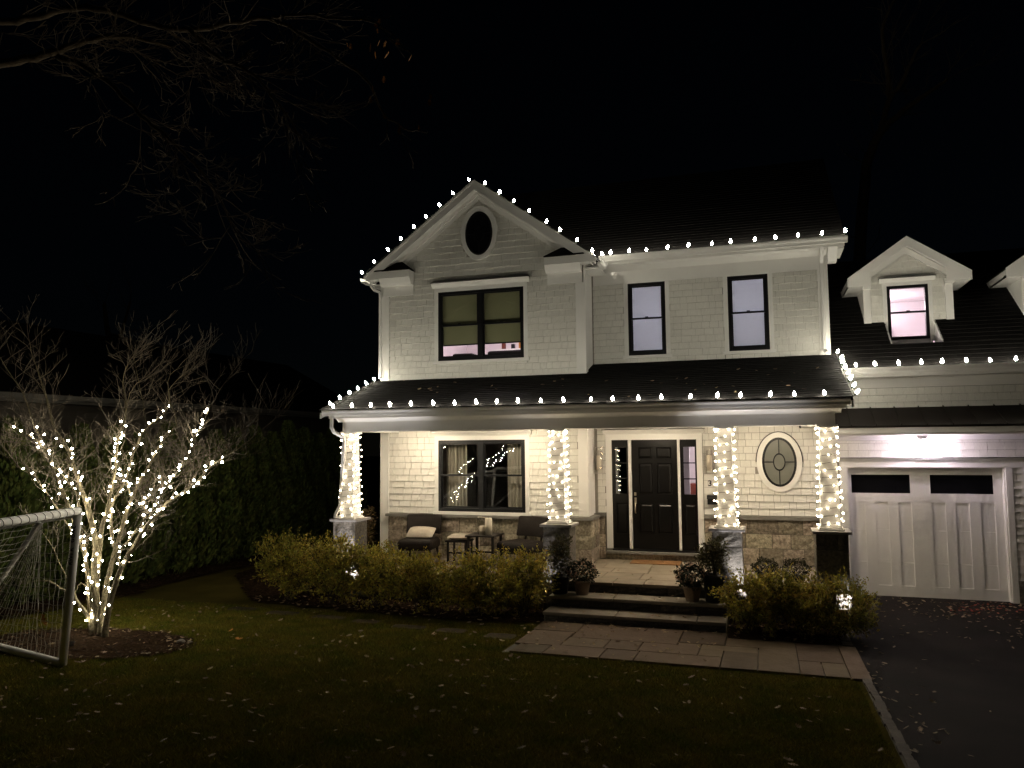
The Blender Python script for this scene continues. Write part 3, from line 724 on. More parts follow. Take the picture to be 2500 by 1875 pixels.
# rooms behind them
room(-4.6, -1.0, BY+.16, BY+4.0, .3, 2.6, 'roomdark')
for a, b, n in ((-3.83, -3.36, 6), (-2.47, -2.07, 5)):
    mb = MB(); k = n*6; o = 0
    for i in range(k+1):
        x = a+(b-a)*i/k; yy = BY+.22+.035*math.sin(i/k*n*2*math.pi)+.012*math.sin(i*1.7)
        mb.v += [(x, yy, .4), (x, yy+.0, 2.55)]
    for i in range(k): mb.f.append((2*i, 2*i+2, 2*i+3, 2*i+1))
    mb.build('curtain', 'curtain', house, smooth=True)
room(-4.7, -.95, BY+.16, BY+3.6, 3.8, 5.75, 'roomlit', light=(-2.9, BY+1.9, 5.45, 60, (1, .87, .92)))
for a, b in ((-3.86, -3.0), (-2.93, -2.07)):
    sh = MB().box(a, b, BY+.085, BY+.090, 4.43, 5.5).build('roller_shade', 'shadeolive', win1); MB().box(a, b, BY+.078, BY+.098, 4.405, 4.43).build('hem_bar', 'black', sh)
MB().box(-3.9, -2.4, BY+3.3, BY+3.59, 4.66, 4.71).build('wall_shelf', 'trim', house)
for xx, hh, c in ((-3.3, .2, 'redwood'), (-3.05, .12, 'black'), (-2.85, .17, 'leaforange'), (-2.65, .22, 'black'), (-2.4, .15, 'redwood'), (-2.25, .2, 'black')):
    MB().box(xx-.35, xx-.27, BY+3.35, BY+3.45, 4.711, 4.711+hh).build('shelf_ornament', c, house)
MB().box(-3.95, -3.45, BY+.8, BY+1.5, 3.81, 4.33).box(-3.3, -2.1, BY+1.3, BY+2.1, 3.81, 4.42).build('sofa', 'sofa', house, bevel=.05)
for wn, h in ((win2, W2), (win3, W3)):
    sh = MB().box(h[0]+.07, h[1]-.07, .07, .076, h[2]+.075, h[3]-.065).build('roller_shade', 'shadelit', wn)
    MB().box(h[0]+.07, h[1]-.07, .062, .069, h[2]+.07, h[2]+.095).build('hem_bar', 'room', sh)
    room(h[0]-.5, h[1]+.5, .16, 2.6, 3.95, 5.75, 'room', light=((h[0]+h[1])/2+.25, 1.5, 5.1, 62, (.84, .88, 1)), name='bedroom')

# ---- front door and sidelights
dr = trim('door_casing', (-.525, -.406, -.035, .001, .205, 2.386), (1.29, 1.40, -.035, .001, .205, 2.386), (-.525, 1.40, -.036, .001, 2.3865, 2.50), (-.066, -.006, -.028, .06, .205, 2.386), (.914, .964, -.028, .06, .205, 2.386))
MB().prismx([(0, 2.501), (-.04, 2.501), (-.055, 2.53), (-.10, 2.57), (-.115, 2.59), (0, 2.59)], -.575, 1.455).build('head_moulding', 'trim', dr)
MB().box(-.585, 1.465, -.122, .001, 2.5905, 2.602).build('head_flashing', 'black', dr)
MB().box(-.52, 1.40, -.17, .06, .12, .168).build('sill_stone', 'ledge', dr, bevel=.004)
MB().box(-.41, 1.29, -.05, .06, .169, .204).build('threshold', 'black', dr)
DY = .03
def raised(mb, x0, x1, z0, z1, y_, s=.045, d_=.014):
    # frame groove then a raised field
    a = [(x0, z0), (x1, z0), (x1, z1), (x0, z1)]; b = [(x0+.012, z0+.012), (x1-.012, z0+.012), (x1-.012, z1-.012), (x0+.012, z1-.012)]
    c = [(x0+s, z0+s), (x1-s, z0+s), (x1-s, z1-s), (x0+s, z1-s)]
    o = len(mb.v); mb.v += [(x, y_-.006, z) for x, z in a]+[(x, y_+d_, z) for x, z in b]+[(x, y_-.002, z) for x, z in c]
    for r in (0, 4):
        for i in range(4): mb.f.append((o+r+i, o+r+(i+1) % 4, o+r+4+(i+1) % 4, o+r+4+i))
    mb.f.append((o+8, o+9, o+10, o+11)); return mb
def panelled(name, x0, x1, z0, z1, panels, glassrect=None, parent=house):
    holes = list(panels)+([glassrect] if glassrect else [])
    d_ = wall_holes(MB(), x0, x1, z0, z1, DY, DY+.045, holes).build(name, 'door', parent)
    for p in panels: raised(MB(), *p, DY).build('panel', 'door', d_)
    return d_
fd = panelled('front_door', .0, .914, .206, 2.386, [(.134,.402,2.011,2.234),(.498,.788,2.011,2.234),(.138,.412,1.30,1.907),(.502,.79,1.30,1.907),(.146,.419,.518,1.103),(.506,.79,.518,1.103)])
MB().box(.035, .078, DY-.022, DY, 1.262, 1.33).build('deadbolt', 'brass', fd, bevel=.006)
MB().box(.042, .084, DY-.018, DY, 1.10, 1.225).build('handle_plate', 'brass', fd, bevel=.006)
MB().tube([(.063, DY-.01, 1.14), (.063, DY-.06, 1.12), (.063, DY-.065, 1.0), (.063, DY-.06, .93), (.063, DY-.004, .915)], .012, 8).build('handle', 'brass', fd, smooth=True)
for x0, x1, gx in ((-.405, -.066, (-.337, -.11)), (.964, 1.29, (1.03, 1.252))):
    sd = panelled('sidelight', x0, x1, .206, 2.386, [(gx[0]+.0, gx[1]+.0, .50, 1.105)], (gx[0], gx[1], 1.30, 2.236))
    for z in (1.300+.306, 1.30+.62): MB().box(gx[0], gx[1], DY-.004, DY+.03, z-.011, z+.011).build('muntin', 'door', sd)
    for za, zb in ((1.30, 1.595), (1.617, 1.909), (1.931, 2.236)):
        MB().add([(gx[0], DY+.018, za), (gx[1], DY+.018, za), (gx[1], DY+.018, zb), (gx[0], DY+.018, zb)], [(0,1,2,3)]).build('pane', 'pane', sd)
room(-.42, .45, .16, 3.0, .2, 2.6, 'roomdark', name='entry_room')
room(.451, 3.2, .16, 5.0, .2, 2.65, 'roomlit', light=(1.6, 3.0, 2.45, 62, (1, .90, .92)), name='entry_hall')
MB().box(.46, .945, 2.2, 2.3, .21, 2.64).box(1.3, 2.2, 4.6, 4.9, 1.45, 1.9).build('hall_partition', 'room', house)
MB().box(.80, 1.4, 3.6, 4.2, .21, 1.32).build('hall_cabinet', 'redwood', house, bevel=.01)

def text(body, size, material, loc, rot, parent, name, extrude=.006, align='CENTER'):
    cu = bpy.data.curves.new(name, 'FONT'); cu.body = body; cu.size = size; cu.extrude = extrude; cu.offset = size*.02; cu.align_x = align; cu.align_y = 'CENTER'
    tmp = bpy.data.objects.new(name+'_tmp', cu); col.objects.link(tmp)
    me = bpy.data.meshes.new_from_object(tmp.evaluated_get(bpy.context.evaluated_depsgraph_get()))
    bpy.data.objects.remove(tmp); me.name = name
    o = link(name, me, material, parent)
    o.rotation_euler = rot; o.location = loc
    return o
text('3', .155, 'ink', (1.531, -.025, 1.52), (R(90), 0, 0), house, 'house_number')

# ---- oval windows
def oval(cx, cz, a, b, Y, gl, ringw=.10):
    y0 = Y-.05
    t = MB().ring(cx, cz, a, b, a+ringw, b+ringw, y0, Y+.001).build('oval_window', 'trim', house)
    MB().ring(cx, cz, a-.042, b-.042, a+.001, b+.001, y0-.006, Y+.001).build('frame', 'black', t)
    MB().disc(cx, cz, a-.03, b-.03, Y-.028).build('pane', gl, t)
    mb = MB(); mb.ring(cx, cz, a*.30, b*.30, a*.36, b*.36, y0+.006, Y-.027, 28)
    mb.box(cx-.009, cx+.009, y0+.006, Y-.027, cz+b*.355, cz+b-.035).box(cx-.009, cx+.009, y0+.006, Y-.027, cz-b+.035, cz-b*.355)
    mb.box(cx+a*.355, cx+a-.035, y0+.006, Y-.027, cz-.009, cz+.009).box(cx-a+.035, cx-a*.355, y0+.006, Y-.027, cz-.009, cz+.009)
    mb.build('muntins', 'black', t)
    MB().ring(cx, cz, a+ringw, b+ringw, a+ringw+.016, b+ringw+.016, Y-.06, Y+.001, 24, 0, math.pi).build('hood_flashing', 'black' if gl == 'frost' else 'trim', t)
oval(2.826, 1.938, .312, .467, 0, 'frost'); oval(-2.977, 6.737, .303, .465, BY, 'oven')

# ---- garage front
gt = trim('garage_casing', (3.885, 4.005, -.035, .002, -.50, 1.837), (6.57, 6.672, -.035, .002, -.50, 1.837), (6.85, 6.97, -.035, .002, -.50, 1.837), (3.885, 9.5, -.036, .002, 1.8375, 1.93))
MB().prismx([(0, 1.931), (-.04, 1.931), (-.05, 1.955), (-.09, 1.985), (-.10, 2.005), (0, 2.005)], 3.86, 9.55).build('head_moulding', 'trim', gt)
MB().box(3.85, 9.56, -.106, .001, 2.0055, 2.016).build('head_flashing', 'black', gt)
MB().box(6.675, 6.85, -.03, .0, -.51, -.118).build('stone_base', 'granite_d', gt)
def garage_door(x0, x1, k):
    Yd = .12; zb, zt = -.49, 1.837; w_ = x1-x0
    wins = [(x0+.085, x0+1.07, 1.36, 1.70), (x1-1.165, x1-.165, 1.36, 1.70)] if k == 0 else [(x0+.1, x0+1.05, 1.36, 1.70)]
    pan = [(x0+a, x0+b, -.311, 1.197) for a, b in ((.085,.301),(.478,.698),(.865,1.082),(1.408,1.632),(1.792,2.012),(2.187,2.408))] if k == 0 else [(x0+.1, x0+.32, -.311, 1.197), (x0+.48, x0+.7, -.311, 1.197)]
    gd = wall_holes(MB(), x0, x1, zb, zt, Yd, Yd+.04, wins+pan).build('garage_door', 'paint', house)
    for p in pan:
        for za, zb_ in ((-.311, .103), (.107, .690), (.694, 1.197)):
            MB().box(p[0], p[1], Yd+.018, Yd+.035, za, zb_).build('panel', 'paint', gd)
    for q in wins:
        MB().box(q[0], q[1], Yd+.012, Yd+.018, q[2], q[3]).build('pane', 'oven', gd)
    MB().box(x0, x1, Yd-.004, Yd+.04, -.508, -.491).build('weather_seal', 'trim', gd)
    MB().box(x0-.001, x0+.022, 0, Yd, -.5, zt).box(x1-.022, x1+.001, 0, Yd, -.5, zt).box(x0, x1, 0, Yd, zt-.012, zt+.001).build('jamb', 'trim', gd)
garage_door(4.005, 6.57, 0); garage_door(6.97, 9.4, 1)
# pent roof over the garage doors
MB().prismx([(-.75, 2.555), (-.75, 2.592), (0, 2.945), (0, 2.90)], 3.70, GR).build('garage_pent_roof', 'metalroof', house)
pent = bpy.data.objects['garage_pent_roof']
x = 4.05
while x < GR:
    MB().prismx([(-.755, 2.592), (-.755, 2.612), (-.003, 2.966), (-.003, 2.945)], x-.008, x+.008).build('seam', 'metalroof', pent); x += .40
trim('pent_fascia', (3.70, GR, -.72, -.69, 2.47, 2.565))
MB().prismx([(-.69, 2.43), (-.72, 2.47), (-.69, 2.50), (-.55, 2.50), (-.55, 2.43)], 3.72, GR).build('pent_moulding', 'trim', house)
trim('pent_soffit', (3.80, GR, -.55, .0, 2.425, 2.455))
MB().prismx([(-.0, 2.33), (-.03, 2.33), (-.06, 2.39), (-.09, 2.424), (0, 2.424)], 3.80, GR).build('bed_moulding', 'trim', house)
# garage eave and roof
trim('garage_frieze', (MR+P+.002, GR, -.026, .001, 3.30, 3.48))
trim('garage_soffit', (MR+.06, GR, -.34, .0, 3.50, 3.53)); trim('garage_fascia', (MR+.06, GR, -.36, -.34, 3.48, 3.60))
MB().prismx([(0, 3.482), (-.03, 3.482), (-.07, 3.499), (0, 3.499)], MR+.06, GR).build('bed_moulding', 'trim', house)
gutter(-.36, 3.645, MR+.10, GR, .115, .11)
GRS = .75; gz0 = 3.60; gy0 = -.42
grz = lambda y_: gz0+GRS*(y_-gy0)
DYW = 1.0; DZB = grz(DYW)
DC = 5.33; DW = .79; DW0 = .36
dorm = [DC, DC+2.74]
def garage_roof_piece(x0, x1, y0, y1, par=None):
    return MB().prismx([(y0, grz(y0)-.05), (y0, grz(y0)), (y1, grz(y1)), (y1, grz(y1)-.05)], x0, x1).build('garage_roof', 'roof', house)
wy = .30                                   # front of the light wells cut for the dormer windows
g0 = garage_roof_piece(MR+.02, GR, gy0, wy)
courses(g0, MR+.03, GR, gy0, grz(gy0), wy, grz(wy))
edges = [MR+.02]+[e for c in dorm for e in (c-.42, c+.45)]+[GR]
for a, b in zip(edges[0::2], edges[1::2]):
    g1 = garage_roof_piece(a, b, wy, DYW); courses(g1, a, b, wy, grz(wy), DYW, grz(DYW))
e2 = [MR+.02]+[e for c in dorm for e in (c-DW+.03, c+DW-.03)]+[GR]
for a, b in zip(e2[0::2], e2[1::2]):
    g2 = garage_roof_piece(a, b, DYW, 3.4); courses(g2, a, b, DYW, grz(DYW), 3.4, grz(3.4))
for a, b in zip(e2[1:-1:2], e2[2:-1:2]): garage_roof_piece(a, b, 3.05, 3.4)
MB().prismx([(3.4, grz(3.4)), (3.4, grz(3.4)-.05), (6.2, 3.5), (6.2, 3.55)], MR, GR).build('garage_rear_roof', 'roof', house)

def dormer(cx):
    zb = DZB; wl, wr = cx-DW, cx+DW; zt = 5.44
    wz0, wz1 = 4.30, 5.37; wx0, wx1 = cx-.365, cx+.365
    sl = .70; pk = 6.20
    gw = wall_holes(MB(), wl, wr, zb-.02, zt, DYW, DYW+.1, [(wx0, wx1, wz0, wz1)])
    gw.box(wx0-.05, wx0, DYW, DYW+.1, wz0-.06, zb-.02).box(wx1, wx1+.05, DYW, DYW+.1, wz0-.06, zb-.02).box(wx0-.05, wx1+.05, DYW, DYW+.1, wz0-.14, wz0-.001)
    gw.prism([(wl, zt), (wr, zt), (cx+.05, pk-.06), (cx-.05, pk-.06)], DYW, DYW+.1)
    dm = gw.build('dormer', 'paint', house)
    mb = MB()
    zz = zb; 
    while zz < pk-.25:
        for side in ((wl+.14, wx0-.07), (wx1+.07, wr-.14)) if zz < 5.42 else ((wl+.1, wr-.1),):
            x = side[0]-U(0, .08)
            while x < side[1]:
                w_ = random.choice(WID); a, b = max(x, side[0])+.002, min(x+w_, side[1])-.002; x += w_
                if b-a < .03: continue
                poly = clip([(a, zz), (b, zz), (b, zz+EXPO), (a, zz+EXPO)], [(sl, -1, pk-.22-sl*cx), (-sl, -1, pk-.22+sl*cx)])
                if len(poly) < 3: continue
                n = len(poly); k = len(mb.v); mb.v += [(p_, DYW-(.027-.021*(q_-zz)/EXPO), q_) for p_, q_ in poly]+[(p_, DYW+.001, q_) for p_, q_ in poly]
                mb.f.append(tuple(k+i for i in range(n))); mb.f += [(k+(i+1) % n, k+i, k+n+i, k+n+(i+1) % n) for i in range(n)]
        zz += EXPO
    mb.build('shingle_siding', 'shingle_j', dm, 'stuff')
    MB().box(wl-.004, wl+.13, DYW-.03, DYW+.001, zb-.02, zt-.0).build('corner_board', 'trim', dm); MB().box(wr-.13, wr+.004, DYW-.03, DYW+.001, zb-.02, zt-.0).build('corner_board', 'trim', dm)
    for s in (-1, 1):                      # small capital mouldings
        x = cx+s*(DW-.063)
        MB().prism([(x-.075, zt-.10), (x+.075, zt-.10), (x+.135, zt-.0), (x-.075 if s > 0 else x-.135, zt-.0)] if s > 0 else [(x-.075, zt-.10), (x+.075, zt-.10), (x+.075, zt), (x-.135, zt)], DYW-.12, DYW-.031).build('capital_moulding', 'trim', dm)
    # cheeks
    for s in (-1, 1):
        x = cx+s*DW; MB().prismx([(DYW+.1, grz(DYW+.1)-.02), (DYW+.1, zt), (DYW+.1+(zt-zb)/GRS, zt)], x-(.06 if s > 0 else 0), x+(.06 if s < 0 else 0)).build('cheek', 'paint', dm)
    # roof
    ov = 1.09; fy = DYW-.20; by = 3.1
    for s in (-1, 1):
        xe = cx+s*ov; ze = pk+.10-sl*ov; zp = pk+.10
        MB().hexa([(cx, fy, zp-.03), (xe, fy, ze-.03), (xe, by, ze-.03), (cx, by, zp-.03)], [(cx, fy, zp+.012), (xe, fy, ze+.012), (xe, by, ze+.012), (cx, by, zp+.012)]).build('dormer_roof', 'roof', dm)
        pol = [(cx, zp-.002), (xe, ze-.002), (xe, ze-.17), (cx+s*.66, ze-.17), (cx+s*.66, zp-.19-sl*.66), (cx, zp-.19)]
        if s > 0: pol = pol[::-1]
        MB().prism(pol, fy-.022, fy-.002).build('rake_board', 'trim', dm)
        pol = [(cx, zp+.004), (xe, ze+.004), (xe, ze-.022), (cx, zp-.022)]
        if s > 0: pol = pol[::-1]
        MB().prism(pol, fy-.036, fy-.023).build('rake_moulding', 'trim', dm)
        pol = [(cx, zp-.13), (xe, ze-.13), (xe, ze-.155), (cx, zp-.155)]
        if s > 0: pol = pol[::-1]
        MB().prism(pol, fy-.002, DYW+.02).build('rake_soffit', 'trim', dm)
        pol = [(cx, zp-.17), (cx+s*(DW-.0), zp-.17-sl*DW), (cx+s*DW, zp-.29-sl*DW), (cx, zp-.29)]
        if s > 0: pol = pol[::-1]
        MB().prism(pol, DYW-.045, DYW+.001).build('rake_frieze', 'trim', dm)
        MB().box(min(xe-s*.0, cx+s*DW), max(xe, cx+s*DW), fy-.002, DYW+.9, ze-.17, ze-.145).build('eave_soffit', 'trim', dm)
        xa = xe-s*.02; MB().box(min(xa, xe), max(xa, xe), fy, by-.9, ze-.17, ze-.02).build('eave_fascia', 'trim', dm)
    # light well in front of the window
    for s in (-1, 1):
        x = cx+(-.42 if s < 0 else .45)
        MB().prismx([(wy, grz(wy)+.0), (DYW-.001, wz0-.14), (DYW-.001, grz(DYW)+.012), (wy, grz(wy)+.012)] if False else [(wy, grz(wy)-.06), (DYW-.001, grz(wy)-.06), (DYW-.001, grz(DYW)+.012), (wy, grz(wy)+.012)], x-.012, x+.012).build('well_cheek', 'trim', dm)
    MB().box(cx-.41, cx+.44, wy, DYW, grz(wy)-.06, grz(wy)-.03).build('well_floor', 'trim', dm)
    # window
    f = .058
    MB().box(wx0, wx0+f, DYW-.03, DYW+.06, wz0, wz1).box(wx1-f, wx1, DYW-.03, DYW+.06, wz0, wz1).box(wx0+f, wx1-f, DYW-.03, DYW+.06, wz1-f, wz1).box(wx0+f, wx1-f, DYW-.03, DYW+.06, wz0, wz0+f).box(wx0+f, wx1-f, DYW-.02, DYW+.03, 4.82, 4.855).box(cx-.03, cx+.03, DYW-.03, DYW-.02, 4.855, 4.87).build('window_frame', 'black', dm)
    MB().add([(wx0+f, DYW+.01, wz0+f), (wx1-f, DYW+.01, wz0+f), (wx1-f, DYW+.01, wz1-f), (wx0+f, DYW+.01, wz1-f)], [(0,1,2,3)]).build('window_pane', 'pane', dm)
    MB().box(wx0-.075, wx0, DYW-.028, DYW+.001, wz0-.05, wz1).box(wx1, wx1+.075, DYW-.028, DYW+.001, wz0-.05, wz1).box(wx0-.075, wx1+.075, DYW-.029, DYW+.001, wz1+.0005, wz1+.07).build('window_casing', 'trim', dm)
    MB().prismx([(DYW, wz1+.071), (DYW-.035, wz1+.071), (DYW-.10, wz1+.13), (DYW-.10, wz1+.145), (DYW, wz1+.145)], wx0-.13, wx1+.13).build('head_moulding', 'trim', dm)
    MB().box(wx0-.14, wx1+.14, DYW-.108, DYW+.001, wz1+.1455, wz1+.157).build('head_flashing', 'black', dm)
    return dm
for c in dorm:
    dormer(c)
    room(c-.75, c+.75, DYW+.11, 3.2, 4.15, 5.40, 'roomlit', light=(c-.25, DYW+1.3, 5.15, 30, (1, .88, .94)), name='attic_room')
    MB().box(c-.35, c-.1, DYW+1.6, 3.19, 4.16, 4.98).build('attic_cabinet', 'room', house)

# ---- wall lanterns by the door
def lantern(x, label):
    z0, z1 = 1.715, 2.248; y0 = -.02; hw = .095
    t = thing('wall_lantern', (x, -.02, z0), label, 'wall lantern', 'unlit lanterns beside the front door')
    MB().box(x-.06, x+.06, -.035, -.018, z0+.08, z1-.08).build('back_plate', 'nickel', t, bevel=.003)
    e = .006
    mb = MB()
    for a in (x-hw, x+hw-e):
        for b in (-.20, -.045): mb.box(a, a+e, b, b+e, z0, z1)
    for z in (z0, z1-e):
        mb.box(x-hw, x+hw, -.20, -.20+e, z, z+e-.0005).box(x-hw, x+hw, -.045, -.045+e, z, z+e-.0005).box(x-hw, x-hw+e, -.194, -.045, z, z+e-.001).box(x+hw-e, x+hw, -.194, -.045, z, z+e-.001)
    mb.build('cage', 'nickel', t)
    MB().box(x-hw+.008, x+hw-.008, -.192, -.190, z0+.008, z1-.008).build('glass_pane', 'lampglass', t)
    MB().lathe([(.052, 0), (.052, .30)], (x, -.12, z0+.06), 14).build('glass_cylinder', 'ribbed', t, smooth=True)
    MB().tube([(x, -.12, z0+.36), (x, -.12, z0+.47)], .022, 8).tube([(x, -.12, z0+.45), (x, -.03, z0+.45)], .008, 6).build('socket', 'nickel', t)
lantern(-.645, 'unlit glass and nickel wall lantern between the porch corner and the door')
lantern(1.535, 'unlit glass and nickel wall lantern above the house number')
# garage lamp
gl = thing('garage_lamp', (5.30, 0, 2.02), 'lit frosted box lamp on the shingles above the garage door', 'wall lamp')
x = 5.285
MB().box(x-.075, x+.075, -.315, -.055, 2.335, 2.352).box(x-.07, x+.07, -.31, -.16, 2.03, 2.042).build('cap', 'nickel', gl, bevel=.002)
mb = MB()
for a in (x-.074, x+.066):
    for b in (-.313, -.17): mb.box(a, a+.008, b, b+.008, 2.03, 2.334)
mb.build('frame', 'nickel', gl)
for a in (x-.115, x+.085): MB().box(a, a+.03, -.05, -.02, 2.03, 2.25).build('side_bar', 'nickel', gl)
MB().box(x-.05, x+.05, -.055, -.018, 2.1, 2.334).build('back_plate', 'nickel', gl)
MB().tube([(x, -.24, 2.28), (x, -.24, 2.334)], .025, 8).build('socket', 'nickel', gl)
MB().lathe([(.03, 0), (.056, .01), (.056, .20), (.04, .215)], (x, -.24, 2.05), 14).build('frosted_glass', 'gbulb', gl, smooth=True)
# mailbox, security camera, doorbell-like glint
mbx = thing('mailbox', (1.58, 0, 1.12), 'black wall-mounted mailbox under the house number', 'mailbox')
MB().prismx([(-.02, 1.12), (-.13, 1.12), (-.13, 1.23), (-.10, 1.285), (-.02, 1.29)], 1.48, 1.78).build('body', 'black', mbx, bevel=.004)
MB().prismx([(-.02, 1.291), (-.10, 1.287), (-.138, 1.225), (-.143, 1.225), (-.104, 1.296), (-.02, 1.30)], 1.47, 1.79).build('lid', 'black', mbx)
scam = thing('security_camera', (3.30, -.05, 2.60), 'small white security camera with dark lens under the porch ceiling', 'security camera')
MB().tube([(3.30, -.03, 2.62), (3.30, -.12, 2.61)], .018, 8).build('bracket', 'plastic', scam)
MB().tube([(3.36, -.10, 2.615), (3.22, -.17, 2.60)], .032, 10).build('housing', 'plastic', scam, smooth=True)
MB().tube([(3.2195, -.1702, 2.60), (3.212, -.174, 2.599)], .026, 10).build('lens', 'ink', scam)

# flush-mounted porch ceiling lights (above the beam's lower edge)
for x, yl, lb in ((-4.05, -1.72, 'lit flush drum lamp on the porch ceiling above the pillow chair'), (-2.0, -1.72, 'lit flush drum lamp on the porch ceiling above the plain chair'), (.46, -1.35, 'lit flush drum lamp on the porch ceiling in front of the door'), (2.75, -1.35, 'lit flush drum lamp on the porch ceiling in front of the oval window')):
    t = thing('porch_ceiling_light', (x, yl, 2.70), lb, 'ceiling lamp', 'ceiling lamps of the porch')
    MB().lathe([(.13, 0), (.13, .014)], (x, yl, 2.686), 20).build('canopy', 'nickel', t, smooth=False)
    MB().lathe([(.095, 0), (.11, .012), (.11, .058)], (x, yl, 2.626), 18).build('diffuser', 'plight', t, smooth=True)

# ============================================================ STRING LIGHTS ON THE ROOFLINES
prof = [(.009, 0), (.019, .012), (.0235, .027), (.022, .042), (.0155, .060), (.008, .074), (.002, .081)]
c9_mesh = MB().lathe(prof, (0, 0, .028), 8).mesh('bulb'); c9_mesh.materials.append(M['c9'])
sock_mesh = MB().lathe([(.013, -.012), (.016, 0), (.016, .03)], (0, 0, 0), 7).mesh('socket'); sock_mesh.materials.append(M['socket'])
def c9_string(label, segs, lean=(0, 0, 1)):
    """segs: list of (start, end, count, up vector) runs of bulbs along the roof edge"""
    a0 = Vector(segs[0][0])
    t = thing('string_lights', a0, label, 'string lights', 'large bulbs along the rooflines')
    pts = []
    for a, b, n, up in segs:
        a, b, up = Vector(a), Vector(b), Vector(up).normalized()
        for i in range(n):
            p = a.lerp(b, (i+U(-.09, .09))/(n-1) if n > 1 else 0)
            u = (up+Vector((U(-.22, .22), U(-.22, .22), U(-.05, .05)))).normalized(); q = Vector((0, 0, 1)).rotation_difference(u)
            bo = link('bulb', c9_mesh, None, t, loc=p, rot=q)
            bo.scale = (U(.9, 1.12),)*3
            so = link('socket', sock_mesh, None, bo)
            if pts: mid = (pts[-1]+p)/2+Vector((0, 0, -.012)); pts.append(mid)
            pts.append(p.copy())
    MB().tube(pts, .006, 4).build('cord', 'cord', t)
GYB = GY-.03
zt = lambda x: PKZ+.02-SL*abs(x-PKX)
c9_string('row of lit bulbs climbing both slopes of the front gable', [((-5.57, GYB, zt(-5.50)), (-3.09, GYB, zt(-3.09)), 9, (-.62, 0, .8)), ((-2.76, GYB, zt(-2.76)), (-.50, GYB, zt(-.50)), 8, (.12, 0, 1))])
c9_string('row of lit bulbs along the upper eave right of the gable', [((-.42, EY-.10, 6.10), (-.28, EY-.10, 6.105), 2, (0, -.05, 1)), ((.10, EY-.10, 6.11), (4.09, EY-.10, 6.13), 11, (.04, -.05, 1))])
c9_string('row of lit bulbs along the porch eave and up both its ends', [((-5.33, BY-.12, pr(BY-.12)+.03), (-5.22, -2.86, 3.06), 6, (-.45, -.1, .9)), ((-5.13, -2.92, 3.005), (3.48, -2.92, 3.005), 22, (0, -.03, 1)), ((3.90, -2.85, 3.03), (3.91, -.12, pr(-.12)+.02), 8, (.55, 0, .85))])
c9_string('row of lit bulbs along the garage eave below the dormers', [((4.17, -.45, 3.645), (9.2, -.45, 3.645), 15, (0, -.03, 1))])

# mini lights wound round the columns
mini_mesh = MB().lathe([(.003, -.004), (.0088, .005), (.0088, .015), (.003, .022)], (0, 0, 0), 6).mesh('mini_bulb'); mini_mesh.materials.append(M['mini'])
tmini_mesh = MB().lathe([(.004, -.004), (.0125, .006), (.0125, .019), (.004, .028)], (0, 0, 0), 6).mesh('tree_bulb'); tmini_mesh.materials.append(M['tmini'])
clab = ['mini lights wound round the white column beside the downspout', 'mini lights wound round the white column in front of the porch corner', 'mini lights wound round the white column in front of the mailbox', 'mini lights wound round the white column beside the garage door']
for k, cx in enumerate(COLX):
    t = thing('string_lights', (cx, COLY, .99), clab[k], 'string lights', 'mini lights on the porch columns')
    turns = [13, 13, 12, 13][k]; N = turns*16; pts = []; ph = U(0, 4); jit = [U(-.02, .02) for _ in range(turns+3)]
    for i in range(N+1):
        f = i/N; z = .995+1.54*f; z += jit[int(i/16)]*math.sin(i/16*6.28)
        a = (i/16*4+ph) % 4; w_ = (.296+(.214-.296)*f)/2+.006
        s = int(a); u = (a-s)*2-1
        x, y_ = [(u, -1), (1, u), (-u, 1), (-1, -u)][s]
        pts.append(Vector((cx+x*w_, COLY+y_*w_, z)))
    MB().tube(pts, .0035, 4).build('cord', 'cord', t)
    n = 108
    for i in range(n):
        f = (i+U(.1, .9))/n*N; j = int(min(f, N-1)); p = pts[j].lerp(pts[j+1], f-j)
        out = Vector((p.x-cx, p.y-COLY, 0)); out.normalize()
        u = (out*U(.5, 1.2)+Vector((U(-.6, .6), U(-.6, .6), U(-.5, 1)))).normalized()
        link('bulb', mini_mesh, None, t, loc=p+out*U(.012, .04), rot=Vector((0, 0, 1)).rotation_difference(u))
    # a few round the capital
    for i in range(6):
        a = 2*math.pi*(i+U(-.3, .3))/6; p = Vector((cx+.16*max(-1, min(1, 1.4*math.cos(a))), COLY+.16*max(-1, min(1, 1.4*math.sin(a))), 2.53+U(-.02, .01)))
        link('bulb', mini_mesh, None, t, loc=p, rot=Quaternion((1, 0, 0), U(-1, 1)))

# ============================================================ LIT DOGWOOD TREE
ZM = {'T1': (0, 980, .15371), 'T2': (300, 980, .15371), 'T3': (80, 1220, .21698), 'T4': (0, 1230, .25316), 'T5': (0, 800, .28933), 'G': (0, 0, .5651), 'H': (1900, 0, .30136)}
def pix(z, u, v): a, b, s = ZM[z]; return a+u*s, b+v*s
TB = Vector((-6.59, -6.77, gz(-6.77)))
